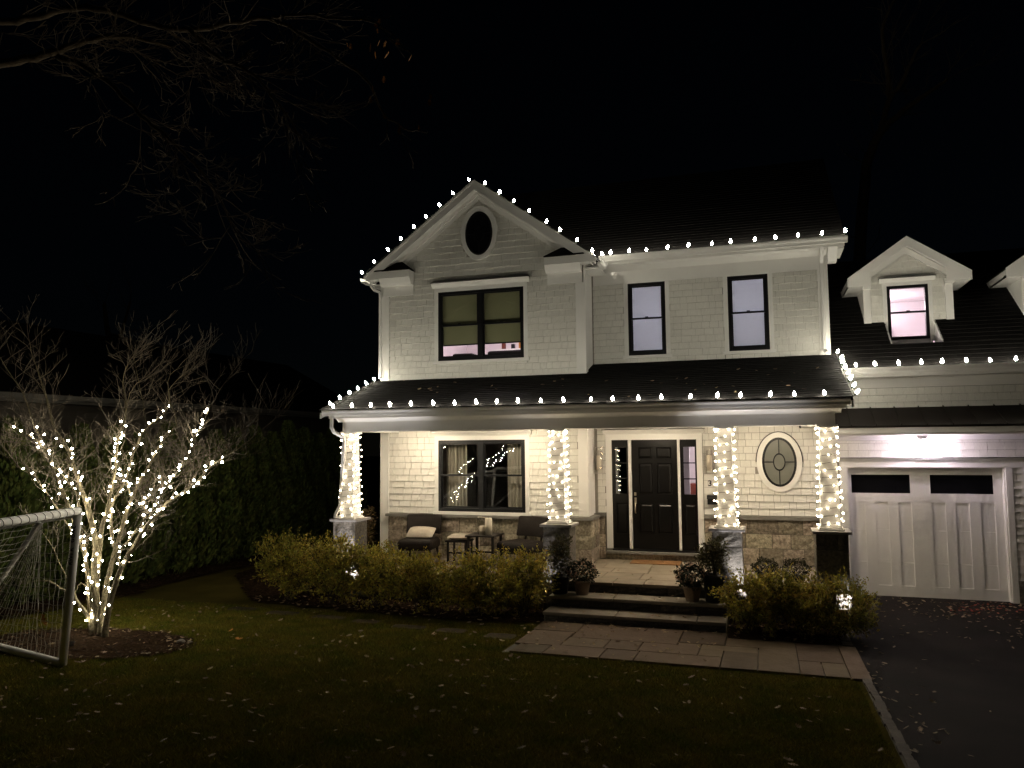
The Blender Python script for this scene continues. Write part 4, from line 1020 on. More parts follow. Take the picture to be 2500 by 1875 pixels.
# main limbs: traced profile, each limb swinging to its own depth; (points, end depth offset, base radius, tip radius, lit until)
limbs = [
 ([('T3',705,1540),('T3',715,1200),('T3',695,900),('T3',690,760),('T3',700,640),('T3',715,500),('T3',690,380),('T3',645,180),('T3',600,30),('T1',1330,1500),('T1',1240,1250),('T1',1160,1000),('T1',1100,800),('T1',980,600),('T1',860,440),('T5',410,680),('T5',390,580),('T5',350,470),('T5',310,330),('T5',270,240),('T5',250,120)], .5, .055, .004, .66),
 ([('T3',715,500),('T3',760,420),('T3',790,250),('T3',850,90),('T1',1760,1400),('T1',1830,1100),('T1',1850,800),('T1',1870,550),('T1',1990,300),('T1',2000,50),('T5',1050,550),('T5',1030,430),('T5',1090,280),('T5',1140,215)], 1.0, .036, .003, .62),
 ([('T3',690,760),('T3',600,620),('T3',540,440),('T3',490,310),('T1',1050,1560),('T1',960,1350),('T1',880,1200),('T1',800,950),('T1',740,770),('T1',600,650),('T1',480,560),('T1',400,500),('T1',180,370)], -.7, .034, .003, .93),
 ([('T1',800,950),('T1',700,640),('T1',540,380),('T1',500,280),('T5',230,640),('T5',180,520),('T5',90,400),('T5',0,250),('T5',-60,150)], -.9, .014, .003, .30),
 ([('T3',600,620),('T3',520,450),('T1',1250,1480),('T1',1150,1370),('T1',1040,1220),('T1',930,1100),('T1',860,1040)], -.2, .022, .004, .9),
 ([('T3',755,1540),('T3',770,1300),('T3',800,1150),('T3',820,980),('T3',870,800),('T3',895,690),('T3',930,560),('T3',1000,340),('T3',1050,130),('T2',140,1560),('T2',230,1350),('T2',330,1150),('T2',450,980),('T2',530,760),('T2',640,610),('T2',740,490),('T2',900,350),('T5',1400,560),('T5',1480,450),('T5',1560,390)], .9, .046, .003, .78),
 ([('T3',930,560),('T3',885,420),('T3',880,200),('T3',870,60),('T2',60,1250),('T2',120,950),('T2',230,650),('T2',350,430),('T2',600,250),('T2',735,90),('T5',1425,560),('T5',1410,420),('T5',1500,340)], 1.3, .026, .003, .76),
 ([('T3',800,1545),('T3',830,1350),('T3',870,1130),('T3',930,950),('T3',985,790),('T3',1050,660),('T3',1170,480),('T3',1250,330),('T3',1400,170),('T3',1510,40),('T2',800,1560),('T2',1000,1430),('T2',1190,1270),('T2',1350,1090),('T2',1480,970),('T2',1680,850),('T2',1850,750),('T2',2190,460)], -.3, .046, .003, .86),
 ([('T3',985,790),('T3',945,600),('T3',1090,450),('T3',1220,270),('T3',1370,80),('T2',640,1440),('T2',740,1300),('T2',850,1130),('T2',930,1030),('T2',1080,900),('T2',1450,720),('T2',1700,570),('T2',1980,400)], -.6, .020, .003, .66),
 ([('T2',930,1030),('T2',1040,810),('T2',1090,620),('T2',1180,510),('T2',1260,400),('T2',1300,300),('T2',1340,180),('T5',1830,560),('T5',1920,430)], -.5, .012, .003, .74),
 ([('T2',140,1560),('T2',60,1300),('T2',-60,1000),('T2',-130,800),('T2',-60,560),('T2',40,300),('T2',50,100),('T5',1110,500),('T5',1250,400)], .2, .02, .003, .5),
 ([('T2',640,1440),('T2',590,1250),('T2',560,850),('T2',470,550),('T2',340,300),('T2',325,0),('T5',1190,560),('T5',1130,250)], .6, .013, .003, .2),
 ([('T3',680,1545),('T3',655,1400),('T3',610,1280),('T3',490,1150),('T3',445,1000),('T4',620,850),('T4',510,755),('T4',400,735),('T4',280,760)], -.2, .036, .004, .45),
 ([('T3',660,1250),('T3',640,1000),('T3',630,850),('T3',540,500),('T4',770,400),('T1',760,1450),('T1',620,1330),('T1',560,1200),('T1',420,1130),('T1',290,1030)], -.4, .018, .003, .95),
 ([('T4',850,820),('T4',770,740),('T4',720,880),('T4',635,690),('T4',560,550),('T4',515,420),('T4',395,260)], -.1, .011, .004, 0),
 ([('T3',1050,700),('T3',1120,705),('T3',1200,680),('T3',1350,620),('T3',1470,560)], -.5, .008, .003, 0),
 ([('T3',1350,230),('T3',1240,60),('T1',2200,1640),('T2',500,1450),('T2',690,1290),('T2',860,1170),('T2',1000,1120),('T2',1130,1080),('T2',1230,1020)], .2, .012, .003, .6),
]
tree = thing('dogwood_tree', TB, 'bare multi-stemmed dogwood wrapped in warm white lights on the lawn', 'tree')
trunk = MB(); twigs = MB(); lit_paths = []
def smooth(path, it=1):
    for _ in range(it):
        q = [path[0]]
        for a, b in zip(path[:-1], path[1:]): q += [a.lerp(b, .3), a.lerp(b, .7)]
        q.append(path[-1]); path = q
    return path
def grow_twig(mb, p, d_, L, r, lev, up=.25, wig=.35, kids=3, rmin=.0024, spread=.9):
    n = 4 if lev > 0 else 3; pts = [p]; q = p
    for i in range(n):
        d_ = (d_+Vector((U(-1, 1), U(-1, 1), U(-.6, 1)))*wig*.5+Vector((0, 0, up*.25))).normalized(); q = q+d_*L/n; pts.append(q)
    rr = [max(rmin, r*(1-.6*i/n)) for i in range(n+1)]
    mb.tube(pts, rr, 3 if lev < 2 else 4, cap=False)
    if lev > 0:
        for i in range(kids):
            k = random.randint(1, n); a = pts[k]
            dd = (d_+Vector((U(-1, 1), U(-1, 1), U(-.4, .9)))*spread).normalized()
            grow_twig(mb, a, dd, L*U(.45, .7), max(rmin, r*.6), lev-1, up, wig, kids, rmin, spread)
def limb_path(pts, doff, base_y):
    n = len(pts); out = []
    for i, q in enumerate(pts):
        x, y_ = pix(*q); out.append((x, y_))
    return out
done = {}
for pts, doff, r0, r1, lit in limbs:
    key = pts[0]
    yb = done.get(key, TB.y)
    n = len(pts); P3 = []
    for i, q in enumerate(pts):
        f = i/(n-1); Y = yb+(doff)*(f**1.2)
        if q in done and i: Y = done[q]
        P3.append(atY(*pix(*q), Y))
        done.setdefault(q, Y)
    if r0 > .03: P3[0].z = TB.z-.03
    P3 = smooth(P3, 1); k = len(P3)
    rad = [r0*(1-i/(k-1))**.9+r1*(i/(k-1)) for i in range(k)]
    if r0 > .03: rad[0] *= 1.35; rad[1] *= 1.12
    trunk.tube(P3, rad, 7)
    lit_paths.append((P3, rad, lit))
    for i in range(k):
        if P3[i].z < .75 or (i/k < .25 and r0 > .03): continue
        t_ = (P3[min(i+1, k-1)]-P3[max(0, i-1)]).normalized()
        for _ in range(2 if P3[i].z > 1.3 else 1):
            if random.random() < .35: continue
            d_ = (t_*.5+Vector((U(-1, 1), U(-1, 1), U(-.3, .75)))).normalized()
            grow_twig(twigs, P3[i], d_, U(.26, .56), .0048, 2 if random.random() < .75 else 1, up=.05, wig=.55, kids=3, rmin=.0020, spread=1.1)
    if k > 6 and P3[-1].z > 1.2: grow_twig(twigs, P3[-1], (P3[-1]-P3[-2]).normalized(), .5, .005, 2, kids=4)
    elif P3[-1].z < 1.2: grow_twig(twigs, P3[-1], (P3[-1]-P3[-2]).normalized(), .3, .004, 2, kids=3)
trunk.build('trunk', 'bark', tree, smooth=True)
twigs.build('twigs', 'twig', tree, 'stuff')
t = thing('string_lights', TB, 'warm white mini lights wound up the stems of the bare dogwood', 'string lights')
cord = MB(); count = 0
for P3, rad, lit in lit_paths:
    if lit <= 0: continue
    kend = max(2, int(len(P3)*lit)); pts = []; a = U(0, 6)
    for i in range(kend):
        p, q = P3[i], P3[min(i+1, len(P3)-1)]; seg = (q-p); L = seg.length; ns = max(1, int(L/.03)); tt = seg.normalized() if L > 1e-6 else Vector((0, 0, 1))
        e1 = tt.orthogonal().normalized(); e2 = tt.cross(e1)
        for j in range(ns):
            a += .55; rr = rad[i]+.004; pts.append(p+seg*(j/ns)+(e1*math.cos(a)+e2*math.sin(a))*rr)
    if len(pts) < 4: continue
    cord.tube(pts, .0028, 3, cap=False)
    i = random.randint(0, 2)
    while i < len(pts) and count < 296:
        if pts[i].z > TB.z+.08:
            out = Vector((U(-1, 1), U(-1, 1), U(-.3, 1))).normalized()
            link('bulb', tmini_mesh, None, t, loc=pts[i]+out*U(.008, .04), rot=Vector((0, 0, 1)).rotation_difference(out)); count += 1
        i += random.choice((2, 2, 3, 3, 4)) if rad[0] < .03 or i > 40 else random.choice((3, 4, 5))
cord.build('cord', 'cord', t)
print('tree bulbs', count)

# ============================================================ GROUND SPOTLIGHTS
BEAMS = []; GAPS = [((-4.80, -2.69, -.04), .12), ((3.65, -2.69, -.12), .14), ((2.16, -2.69, -.12), .10)]
def spot(x, y_, tx, ty, tz, label, energy, z=None, size=70, color=(1, .955, .975), group='ground spotlights'):
    z = gz(y_) if z is None else z
    t = thing('ground_spotlight', (x, y_, z), label, 'spotlight', group)
    p = Vector((x, y_, z+.12)); d_ = (Vector((tx, ty, tz))-p).normalized()
    BEAMS.append((np.array(p), np.array((tx, ty, tz))))
    MB().tube([(x, y_, z-.02), (x, y_, z+.10)], .010, 6).build('stake', 'fix', t)
    MB().tube([p-d_*.07, p-d_*.05, p+d_*.03, p+d_*.036], [.022, .034, .040, .040], 12).build('housing', 'fix', t, smooth=True)
    MB().tube([p+d_*.030, p+d_*.034], .034, 12).build('lens', 'lens', t)
    ld = bpy.data.lights.new('spot_lamp', 'SPOT'); ld.energy = energy; ld.spot_size = R(size); ld.spot_blend = .7; ld.shadow_soft_size = .03; ld.color = color
    lo = bpy.data.objects.new('spot_lamp', ld); col.objects.link(lo); lo.parent = t; lo.matrix_parent_inverse = Matrix.Translation(-LOC[t.name])
    lo.location = p+d_*.05; lo.rotation_euler = (-d_).to_track_quat('Z', 'Y').to_euler()
spot(-4.80, -2.89, -4.80, -2.60, 1.2, 'small ground spotlight in the shrubs, aimed up the pier by the downspout', 260, size=64)
spot(-1.02, -2.90, -.95, -2.66, 1.0, 'small ground spotlight behind the shrub row, by the side of the steps', 45, size=56)
spot(2.19, -2.88, 2.19, -2.60, 1.0, 'small ground spotlight shining up the pier right of the steps', 190, size=50)
spot(3.62, -2.92, 3.65, -2.68, -.12, 'small ground spotlight in the shrubs by the garage pier', 130, size=46)
spot(-6.37, -7.41, -6.6, -6.8, 1.2, 'flat ground spotlight in the mulch aimed up the lit dogwood', 9, z=gz(-7.41)-.08, size=55, color=(1, .93, .8))

# ============================================================ SOCCER GOAL
gp0 = Vector((-5.52, -8.30, gz(-8.3))); side = Vector((-1.444, .342, 0)).normalized(); fr = Vector((.30, -.954, 0)).normalized()
top = Vector((-5.36, -8.30, 1.565)); rt_ = .046
goal = thing('soccer_goal', gp0, 'white tubular soccer goal with net standing on the lawn edge', 'soccer goal')
base_ = Vector((gp0.x, gp0.y, gp0.z+rt_))
def gtube(name, a, b, r=rt_): return MB().tube([a, b], r, 12).build(name, 'tube', goal, smooth=True)
post = gtube('post', base_-Vector((0, 0, .02)), top)
kink = Vector((-6.095, -8.165, 1.42)); back = base_+side*2.55
gtube('ground_bar', base_, back); gtube('top_side_bar', top+Vector((0, 0, -.05)), kink, .03); gtube('back_stay', kink, back, .034)
LW = 3.6
gtube('crossbar', top, top+fr*LW)
post2b = base_+fr*LW; gtube('post', post2b-Vector((0, 0, .02)), top+fr*LW); back2 = post2b+side*2.55; gtube('ground_bar', post2b, back2); kink2 = kink+fr*LW
gtube('back_stay', kink2, back2, .034); gtube('top_side_bar', top+fr*LW, kink2, .03); gtube('back_bar', back, back2)
net = MB()
def net_patch(a, b, c, d_, nu, nv, sag=.04, seed=0):
    g = [[None]*(nv+1) for _ in range(nu+1)]
    for i in range(nu+1):
        for j in range(nv+1):
            u, v_ = i/nu, j/nv; p = (a*(1-u)+b*u)*(1-v_)+(d_*(1-u)+c*u)*v_
            p = p+Vector((U(-.012, .012), U(-.012, .012), U(-.014, .010)-sag*math.sin(math.pi*u)*.5)); g[i][j] = p
    for i in range(nu+1): net.tube(g[i], .0032, 3, cap=False)
    for j in range(nv+1): net.tube([g[i][j] for i in range(nu+1)], .0032, 3, cap=False)
tp = top+Vector((0, 0, -.04))
net_patch(base_+Vector((0, 0, .05)), base_+side*.62+Vector((0, 0, .05)), kink, tp, 6, 16)       # near side, under the top bar
net_patch(base_+side*.62+Vector((0, 0, .05)), back, kink+(back-kink)*.02, kink, 18, 16)           # near side, under the stay
net_patch(kink, back, back2, kink2, 22, 30, .15)                                                  # back
net_patch(tp, kink, kink2, tp+fr*LW, 6, 30)                                                       # top
net.build('net', 'net', goal, 'stuff')
lash = MB()
for i in range(26):
    p = top+fr*(LW*(i+.5)/26); ax = fr
    e1 = Vector((0, 0, 1)); e2 = ax.cross(e1)
    lash.tube([p+(e1*math.cos(a)+e2*math.sin(a))*(rt_+.003)+ax*(.02*a) for a in [k*.7 for k in range(10)]], .0035, 3)
lash.build('lashing', 'cord', goal)
for i, ch in enumerate('KWIK GOAL'):
    f = .66+i*.0295
    if ch == ' ': continue
    p = base_.lerp(top, f); ax = (top-base_).normalized(); tocam = (CAM_POS-p); tocam = (tocam-ax*tocam.dot(ax)).normalized(); sd = ax.cross(tocam).normalized()
    o = text(ch, .068, 'ink', (0, 0, 0), (0, 0, 0), goal, 'letter', .0015)
    n_ = (tocam*.8-sd*.6).normalized(); yv = n_.cross(ax).normalized()
    mm = Matrix((( ax.x, yv.x, n_.x), (ax.y, yv.y, n_.y), (ax.z, yv.z, n_.z))).to_4x4(); mm.translation = p+n_*(rt_+.002)
    o.matrix_basis = mm
# ============================================================ PORCH FURNITURE
def cushion(mb, cx, cy_, cz, w_, d_, h, rot=0, tilt=0, n=8, p=2.6):
    o = len(mb.v); ca, sa = math.cos(rot), math.sin(rot); ct, st = math.cos(tilt), math.sin(tilt)
    for s in (-1, 1):
        for j in range(n+1):
            for i in range(n+1):
                u, v_ = i/n*2-1, j/n*2-1; e = max(0, (1-abs(u)**p)*(1-abs(v_)**p))**.42
                x, y_, z = u*w_/2*(1-.04*v_*v_), v_*d_/2*(1-.04*u*u), s*h/2*e
                y_, z = y_*ct-z*st, y_*st+z*ct
                mb.v.append((cx+x*ca-y_*sa, cy_+x*sa+y_*ca, cz+z))
    m_ = (n+1)**2
    for j in range(n):
        for i in range(n):
            a = o+j*(n+1)+i; mb.f.append((a, a+n+1, a+n+2, a+1)); a += m_; mb.f.append((a, a+1, a+n+2, a+n+1))
    return mb
def chair(cx, cy_, rot, label):
    t = thing('porch_chair', (cx, cy_, 0), label, 'chair', 'dark armless chairs on the porch')
    ca, sa = math.cos(rot), math.sin(rot)
    def T(mb): mb.v = [(cx+x*ca-y_*sa, cy_+x*sa+y_*ca, z) for x, y_, z in mb.v]; return mb
    se = T(MB().box(-.36, .36, -.38, .30, .25, .47)).build('seat', 'wick', t, smooth=True, bevel=.085); se.modifiers['bevel'].segments = 5
    mb = MB(); n = 10; th = .075
    for i in range(n+1):
        u = i/n*2-1; x = u*.36; yy = .36-.10*u*u; lean = .10
        for z, dy in ((.52, 0), (.66, lean*.4), (.90+.0*u, lean)):
            mb.v += [(x*(1+.06*(z-.52)), yy+dy-th/2, z), (x*(1+.06*(z-.52)), yy+dy+th/2, z)]
    for i in range(n):
        a = i*6; b = a+6
        for k in (0, 2): mb.f += [(a+k, b+k, b+k+2, a+k+2), (a+k+1, a+k+3, b+k+3, b+k+1)]
        mb.f += [(a+4, b+4, b+5, a+5), (a, a+1, b+1, b)]
    mb.f += [(0, 2, 3, 1), (2, 4, 5, 3), (n*6, n*6+1, n*6+3, n*6+2), (n*6+2, n*6+3, n*6+5, n*6+4)]
    T(mb).build('backrest', 'wick', t, smooth=True, bevel=.02)
    T(MB().tube([(-.2, .28, .30), (-.2, .36, .55)], .02, 6).tube([(.2, .28, .30), (.2, .36, .55)], .02, 6)).build('back_support', 'wood', t)
    for sx in (-1, 1):
        for sy in (-1, 1): T(MB().tube([(sx*.28, sy*.26, .28), (sx*.31, sy*.31, 0)], [.028, .018], 6)).build('leg', 'wood', t)
    return t
chair(-4.06, -1.38, R(8), 'dark armless porch chair with a pale pillow on its seat')
tag(cushion(MB(), -4.03, -1.38, .575, .56, .34, .15, R(6), R(28)).build('pillow', 'pillow', smooth=True), 'pale linen pillow leaning on the back of the dark porch chair', 'pillow')
chair(-1.92, -1.35, R(-24), 'dark armless porch chair without pillow beside the lit column')
st = thing('stool', (-3.2, -1.35, 0), 'low dark wooden stool with a cushion, beside the side table', 'stool')
MB().box(-3.44, -2.98, -1.55, -1.15, .42, .455).build('seat', 'wood', st, bevel=.006)
for sx in (-3.41, -3.04):
    for sy in (-1.52, -1.20): MB().box(sx, sx+.035, sy, sy+.035, 0, .42).build('leg', 'wood', st)
MB().box(-3.40, -3.02, -1.51, -1.49, .2, .23).build('stretcher', 'wood', st)
tag(cushion(MB(), -3.17, -1.35, .515, .50, .42, .12, R(3)).build('cushion', 'pillow', smooth=True), 'flat pale linen cushion lying on the low dark stool', 'cushion')
tb = thing('side_table', (-2.67, -1.40, 0), 'square dark wooden side table holding the glass cloche and candle', 'table')
MB().box(-2.97, -2.37, -1.68, -1.10, .55, .58).build('table_top', 'wood', tb, bevel=.005)
for sx in (-2.94, -2.44):
    for sy in (-1.65, -1.17): MB().box(sx, sx+.045, sy, sy+.045, 0, .55).build('leg', 'wood', tb)
MB().box(-2.92, -2.42, -1.40, -1.37, .22, .25).build('stretcher', 'wood', tb)
cl = thing('glass_cloche', (-2.70, -1.42, .58), 'clear glass cloche with a short candle inside on the side table', 'cloche')
MB().lathe([(.085, 0), (.085, .20), (.075, .26), (.045, .30), (.012, .315), (.012, .33), (.02, .345), (.001, .36)], (-2.70, -1.42, .581), 18).build('dome', 'lampglass', cl, smooth=True)
MB().lathe([(.06, 0), (.06, .155), (.05, .16)], (-2.70, -1.42, .582), 16).build('candle', 'candle', cl, smooth=True)
MB().tube([(-2.70+.1*math.cos(a), -1.42+.06*math.sin(a), .86+.05*math.sin(a*.5)) for a in [k*.5 for k in range(9)]], .012, 5).build('ribbon', 'pillow', cl)
pc = thing('pillar_candle', (-2.565, -1.45, .58), 'tall white pillar candle standing beside the glass cloche', 'candle')
MB().lathe([(.068, 0), (.068, .31), (.058, .318), (.02, .312)], (-2.565, -1.45, .581), 18).build('wax', 'candle', pc, smooth=True); MB().tube([(-2.565, -1.45, .892), (-2.563, -1.45, .915)], .003, 4).build('wick', 'ink', pc)
dm_ = tag(MB().box(.02, .97, -.60, -.13, .001, .019).build('doormat', 'mat_', bevel=.004), 'brown coir doormat lying in front of the black door', 'doormat')

# ============================================================ PLANTS
def leaf_cloud(blobs, n, size, aspect=.45, shell=.55, droop=0.0, flat=.4, zmin=-9, clump=0, sig=.05):
    V = []; vol = np.array([a*b*c for *_, a, b, c in blobs]); pr_ = vol**.67/np.sum(vol**.67)
    which = rng.choice(len(blobs), n, p=pr_); B = np.array(blobs)[which]
    dv = rng.normal(size=(n, 3)); dv /= np.linalg.norm(dv, axis=1)[:, None]
    rad = shell+(1-shell)*rng.random(n)**.6
    lump = 1+.16*np.sin(dv[:, 0]*6+B[:, 0]*5)*np.cos(dv[:, 2]*5+B[:, 1]*3)+.10*rng.normal(size=n)
    c = B[:, :3]+dv*B[:, 3:6]*(rad*lump)[:, None]
    if clump:
        k = rng.integers(0, clump, n); c = c[k]+rng.normal(size=(n, 3))*sig*np.array([1, 1, .8]); dv = dv[k]
    keep = c[:, 2] > zmin; c = c[keep]; dv = dv[keep]; n = len(c)
    d1 = dv*.6+rng.normal(size=(n, 3))*.7; d1[:, 2] += .25-droop; d1 /= np.linalg.norm(d1, axis=1)[:, None]
    nn = rng.normal(size=(n, 3)); nn[:, 2] += flat; sd = np.cross(d1, nn); sd /= np.linalg.norm(sd, axis=1)[:, None]+1e-9
    L = size*(.6+.8*rng.random(n))[:, None]; W = L*aspect
    bend = np.cross(sd, d1)*L*.12
    V = np.stack([c, c+d1*L*.45+sd*W*.5+bend, c+d1*L, c+d1*L*.45-sd*W*.5+bend], 1).reshape(-1, 3)
    F = np.arange(4*n).reshape(n, 4)
    return V, F
def shrub(cx, cy_, z0, blobs, n, label, name='shrub', material='shrub', size=.05, stems=14, top=None, group=None, cat='shrub', aspect=.42, shell=.5):
    t = thing(name, (cx, cy_, z0), label, cat, group)
    V, F = leaf_cloud(blobs, n, size, aspect, shell, zmin=z0+.03, clump=int(n/26) if n > 2000 else 0, sig=.048)
    if n > 2000:                           # young shoots standing out of the outline
        ex = []
        for _ in range(34):
            b = random.choice(blobs); a_ = U(0, 6.283); e_ = U(.35, 1.2); p_ = Vector((b[0]+b[3]*math.cos(a_)*math.cos(e_), b[1]+b[4]*math.sin(a_)*math.cos(e_), b[2]+b[5]*math.sin(e_))); d0 = Vector((math.cos(a_)*.5, math.sin(a_)*.5, 1)).normalized()
            for q_ in range(9):
                c_ = p_+d0*(q_*.020)+Vector((U(-.012, .012), U(-.012, .012), 0)); l_ = Vector((U(-1, 1), U(-1, 1), U(0, 1))).normalized()*size*U(.5, .9); s_ = l_.orthogonal().normalized()*size*.2
                ex += [c_, c_+l_*.45+s_, c_+l_, c_+l_*.45-s_]
        V = np.concatenate([V, np.array([tuple(e) for e in ex])])
    C4 = V.reshape(-1, 4, 3)[:, 0]; keep = np.ones(len(C4), bool)
    for g_, gr_ in GAPS:                   # thin spots in the shrubs in front of the spotlit piers
        a = np.array(g_); d_ = np.array(CAM_POS)-a; d_ = d_/np.linalg.norm(d_)*1.5; tt = np.clip(((C4-a) @ d_)/(d_ @ d_), 0, 1); dist = np.linalg.norm(C4-a-tt[:, None]*d_, axis=1); keep &= (dist > gr_*(.7+.6*rng.random(len(C4)))) | (rng.random(len(C4)) < .14)
    for a, b in BEAMS:                     # the gardener keeps the spotlights' beams clear
        d_ = b-a; tt = np.clip(((C4-a) @ d_)/(d_ @ d_), 0, 1.0); dist = np.linalg.norm(C4-a-tt[:, None]*d_, axis=1); keep &= (dist > .12+.08*tt) | (rng.random(len(C4)) < .12)
    V = V.reshape(-1, 4, 3)[keep].reshape(-1, 3); F = np.arange(len(V)).reshape(-1, 4)
    link('foliage', npmesh('foliage', V, F), material, t)
    mb = MB()
    for _ in range(stems):
        b = random.choice(blobs); p0 = Vector((cx+U(-.1, .1), cy_+U(-.08, .08), z0-.01)); p2 = Vector((b[0]+U(-1, 1)*b[3]*.9, b[1]+U(-1, 1)*b[4]*.9, b[2]+U(.3, 1.02)*b[5]))
        p1 = p0.lerp(p2, .5)+Vector((U(-.08, .08), U(-.08, .08), .08)); mb.tube([p0, p1, p2], [.008, .005, .002], 4)
        for _ in range(3): a = p1.lerp(p2, U(.1, .9)); mb.tube([a, a+Vector((U(-.14, .14), U(-.14, .14), U(.02, .18)))], [.003, .0015], 3)
    mb.build('stems', 'stem', t)
    return t
G1 = 'golden shrubs along the porch'
def row_blobs(cx, cy_, w_, d_, top, z0=-.5, n=7):
    out = []
    for i in range(n):
        rx = w_*U(.28, .42); h = (top-z0)
        cz = z0+h*U(.45, .72); out.append((cx+U(-.5, .5)*(w_-rx), cy_+U(-.5, .5)*d_*.55, cz, rx, d_*U(.28, .4), min(h*U(.28, .36), top-cz+.02)))
    out.append((cx, cy_, z0+h*.45, w_*.48, d_*.48, h*.42))
    return out
rows = [(-5.75, -3.30, 1.25, 1.0, .74, 'tall golden-leaved shrub at the dark outer end of the shrub row'), (-4.85, -3.35, 1.15, .95, .66, 'golden shrub around the lit ground spotlight below the porch pier'),
        (-3.95, -3.40, 1.10, .95, .54, 'golden-green shrub below the pillow chair on the porch'), (-3.05, -3.42, 1.10, .95, .52, 'golden-green shrub below the porch stool and side table'),
        (-2.15, -3.42, 1.10, .95, .51, 'golden-green shrub below the plain porch chair'), (-1.28, -3.38, 1.05, 1.0, .53, 'golden shrub glowing at the inner end of the row, beside the steps')]
for cx, cy_, w_, d_, tp_, lb in rows:
    bl = row_blobs(cx, cy_, w_, d_, tp_)
    if cx == -4.85: bl = [b for b in bl]
    shrub(cx, cy_, gz(cy_), bl, 6200, lb, 'golden_shrub', group=G1, size=.058, stems=22)
for cx, cy_, w_, d_, tp_, lb in [(2.30, -3.40, .85, .85, .40, 'golden shrub in front of the brightly lit pier by the steps'), (2.98, -3.40, .85, .9, .36, 'golden shrub between the lit pier and the garage pier, in front of the box balls'), (3.50, -3.36, .72, .85, .34, 'golden shrub hiding a bright ground spotlight beside the driveway')]:
    shrub(cx, cy_, gz(cy_), row_blobs(cx, cy_, w_, d_, tp_), 4800, lb, 'golden_shrub', group='golden shrubs by the driveway', size=.060, stems=20)
shrub(-5.36, -1.45, -.5, [(-5.40, -1.45, .15, .26, .3, .4), (-5.30, -1.4, .55, .24, .26, .34), (-5.22, -1.3, .85, .14, .18, .22)], 1300, 'dark reddish shrub behind the outer porch pier', 'reddish_shrub', 'shrubr', .06, 14, aspect=.35, shell=.1)
# tall planters
def planter(x, y_, z0, h, r, top, label, seed):
    t = thing('planter', (x, y_, z0), label, 'planter', 'dark planters flanking the steps')
    MB().lathe([(r*.80, 0), (r*.84, .02), (r*.98, h-.05), (r*1.05, h-.045), (r*1.05, h), (r*.95, h), (r*.93, h-.03)], (x, y_, z0+.001), 20).build('pot', 'potd', t, smooth=True)
    V, F = leaf_cloud([(x, y_, z0+h+(top-h)*.35, r*1.25, r*1.25, (top-h)*.36), (x+.05, y_, z0+h+(top-h)*.70, r*1.0, r*1.0, (top-h)*.28), (x-.1, y_+.03, z0+h+(top-h)*.5, r*1.1, r, (top-h)*.3)], 1900, .045, .45, .25)
    link('foliage', npmesh('foliage', V, F), 'shrubd', t)
    mb = MB()
    for _ in range(9): mb.tube([(x+U(-.05, .05), y_+U(-.05, .05), z0+h-.03), (x+U(-.2, .2), y_+U(-.2, .2), z0+U(h+.2, top))], [.006, .002], 4)
    mb.build('stems', 'stem', t)
planter(-.765, -2.92, -.17, .29, .155, 1.0, 'dark planter with a twiggy shrub beside the shrub row end', 1)
planter(1.755, -2.93, -.17, .42, .18, 1.02, 'tall dark planter with a leafy shrub beside the brightly lit pier', 2)
def mum(x, y_, z0, rt, h, R_, label):
    t = thing('potted_mum', (x, y_, z0), label, 'potted plant', 'potted chrysanthemums on the steps')
    MB().lathe([(rt*.68, 0), (rt*.70, .012), (rt*.93, h-.045), (rt*.94, h-.045), (rt*1.02, h-.042), (rt*1.04, h), (rt*.93, h), (rt*.9, h-.03)], (x, y_, z0+.001), 22).build('pot', 'potc', t, smooth=True)
    cz = z0+h+R_*.55
    V, F = leaf_cloud([(x, y_, cz, R_*.96, R_*.96, R_*.78)], 1700, .038, .55, .6); link('foliage', npmesh('foliage', V, F), 'mumleaf', t)
    mb = MB()
    for i in range(170):
        a = U(0, 6.283); s = U(-.35, 1); c = math.sqrt(max(0, 1-s*s)); rr = R_*U(.96, 1.06)
        p = Vector((x+rr*c*math.cos(a), y_+rr*c*math.sin(a), cz+s*rr*.82)); nrm = Vector((c*math.cos(a), c*math.sin(a), s+.2)).normalized(); e1 = nrm.orthogonal().normalized(); e2 = nrm.cross(e1); r_ = U(.011, .019); o = len(mb.v)
        mb.v.append(tuple(p+nrm*r_*.7))
        for k in range(7): mb.v.append(tuple(p+(e1*math.cos(k*.8976)+e2*math.sin(k*.8976))*r_))
        mb.f += [(o, o+1+k, o+1+(k+1) % 7) for k in range(7)]
    mb.build('flowers', 'flower', t, 'stuff')
mum(-.385, -2.92, -.17, .145, .235, .235, 'round chrysanthemum in a tan clay pot beside the twiggy planter')
mum(1.405, -2.95, -.17, .148, .235, .255, 'round chrysanthemum in a tan clay pot beside the tall leafy planter')
for x, lb in ((2.52, 'clipped box ball in a pot behind the shrubs, nearer the lit pier'), (2.98, 'clipped box ball in a pot behind the shrubs, nearer the garage pier')):
    t = thing('box_ball', (x, -2.25, 0), lb, 'potted plant', 'clipped box balls on the porch edge')
    MB().lathe([(.10, 0), (.14, .16), (.14, .17), (.12, .17)], (x, -2.25, .001), 16).build('pot', 'potd', t, smooth=True)
    V, F = leaf_cloud([(x, -2.25, .27, .20, .20, .16)], 1600, .028, .6, .75); link('foliage', npmesh('foliage', V, F), 'box', t)

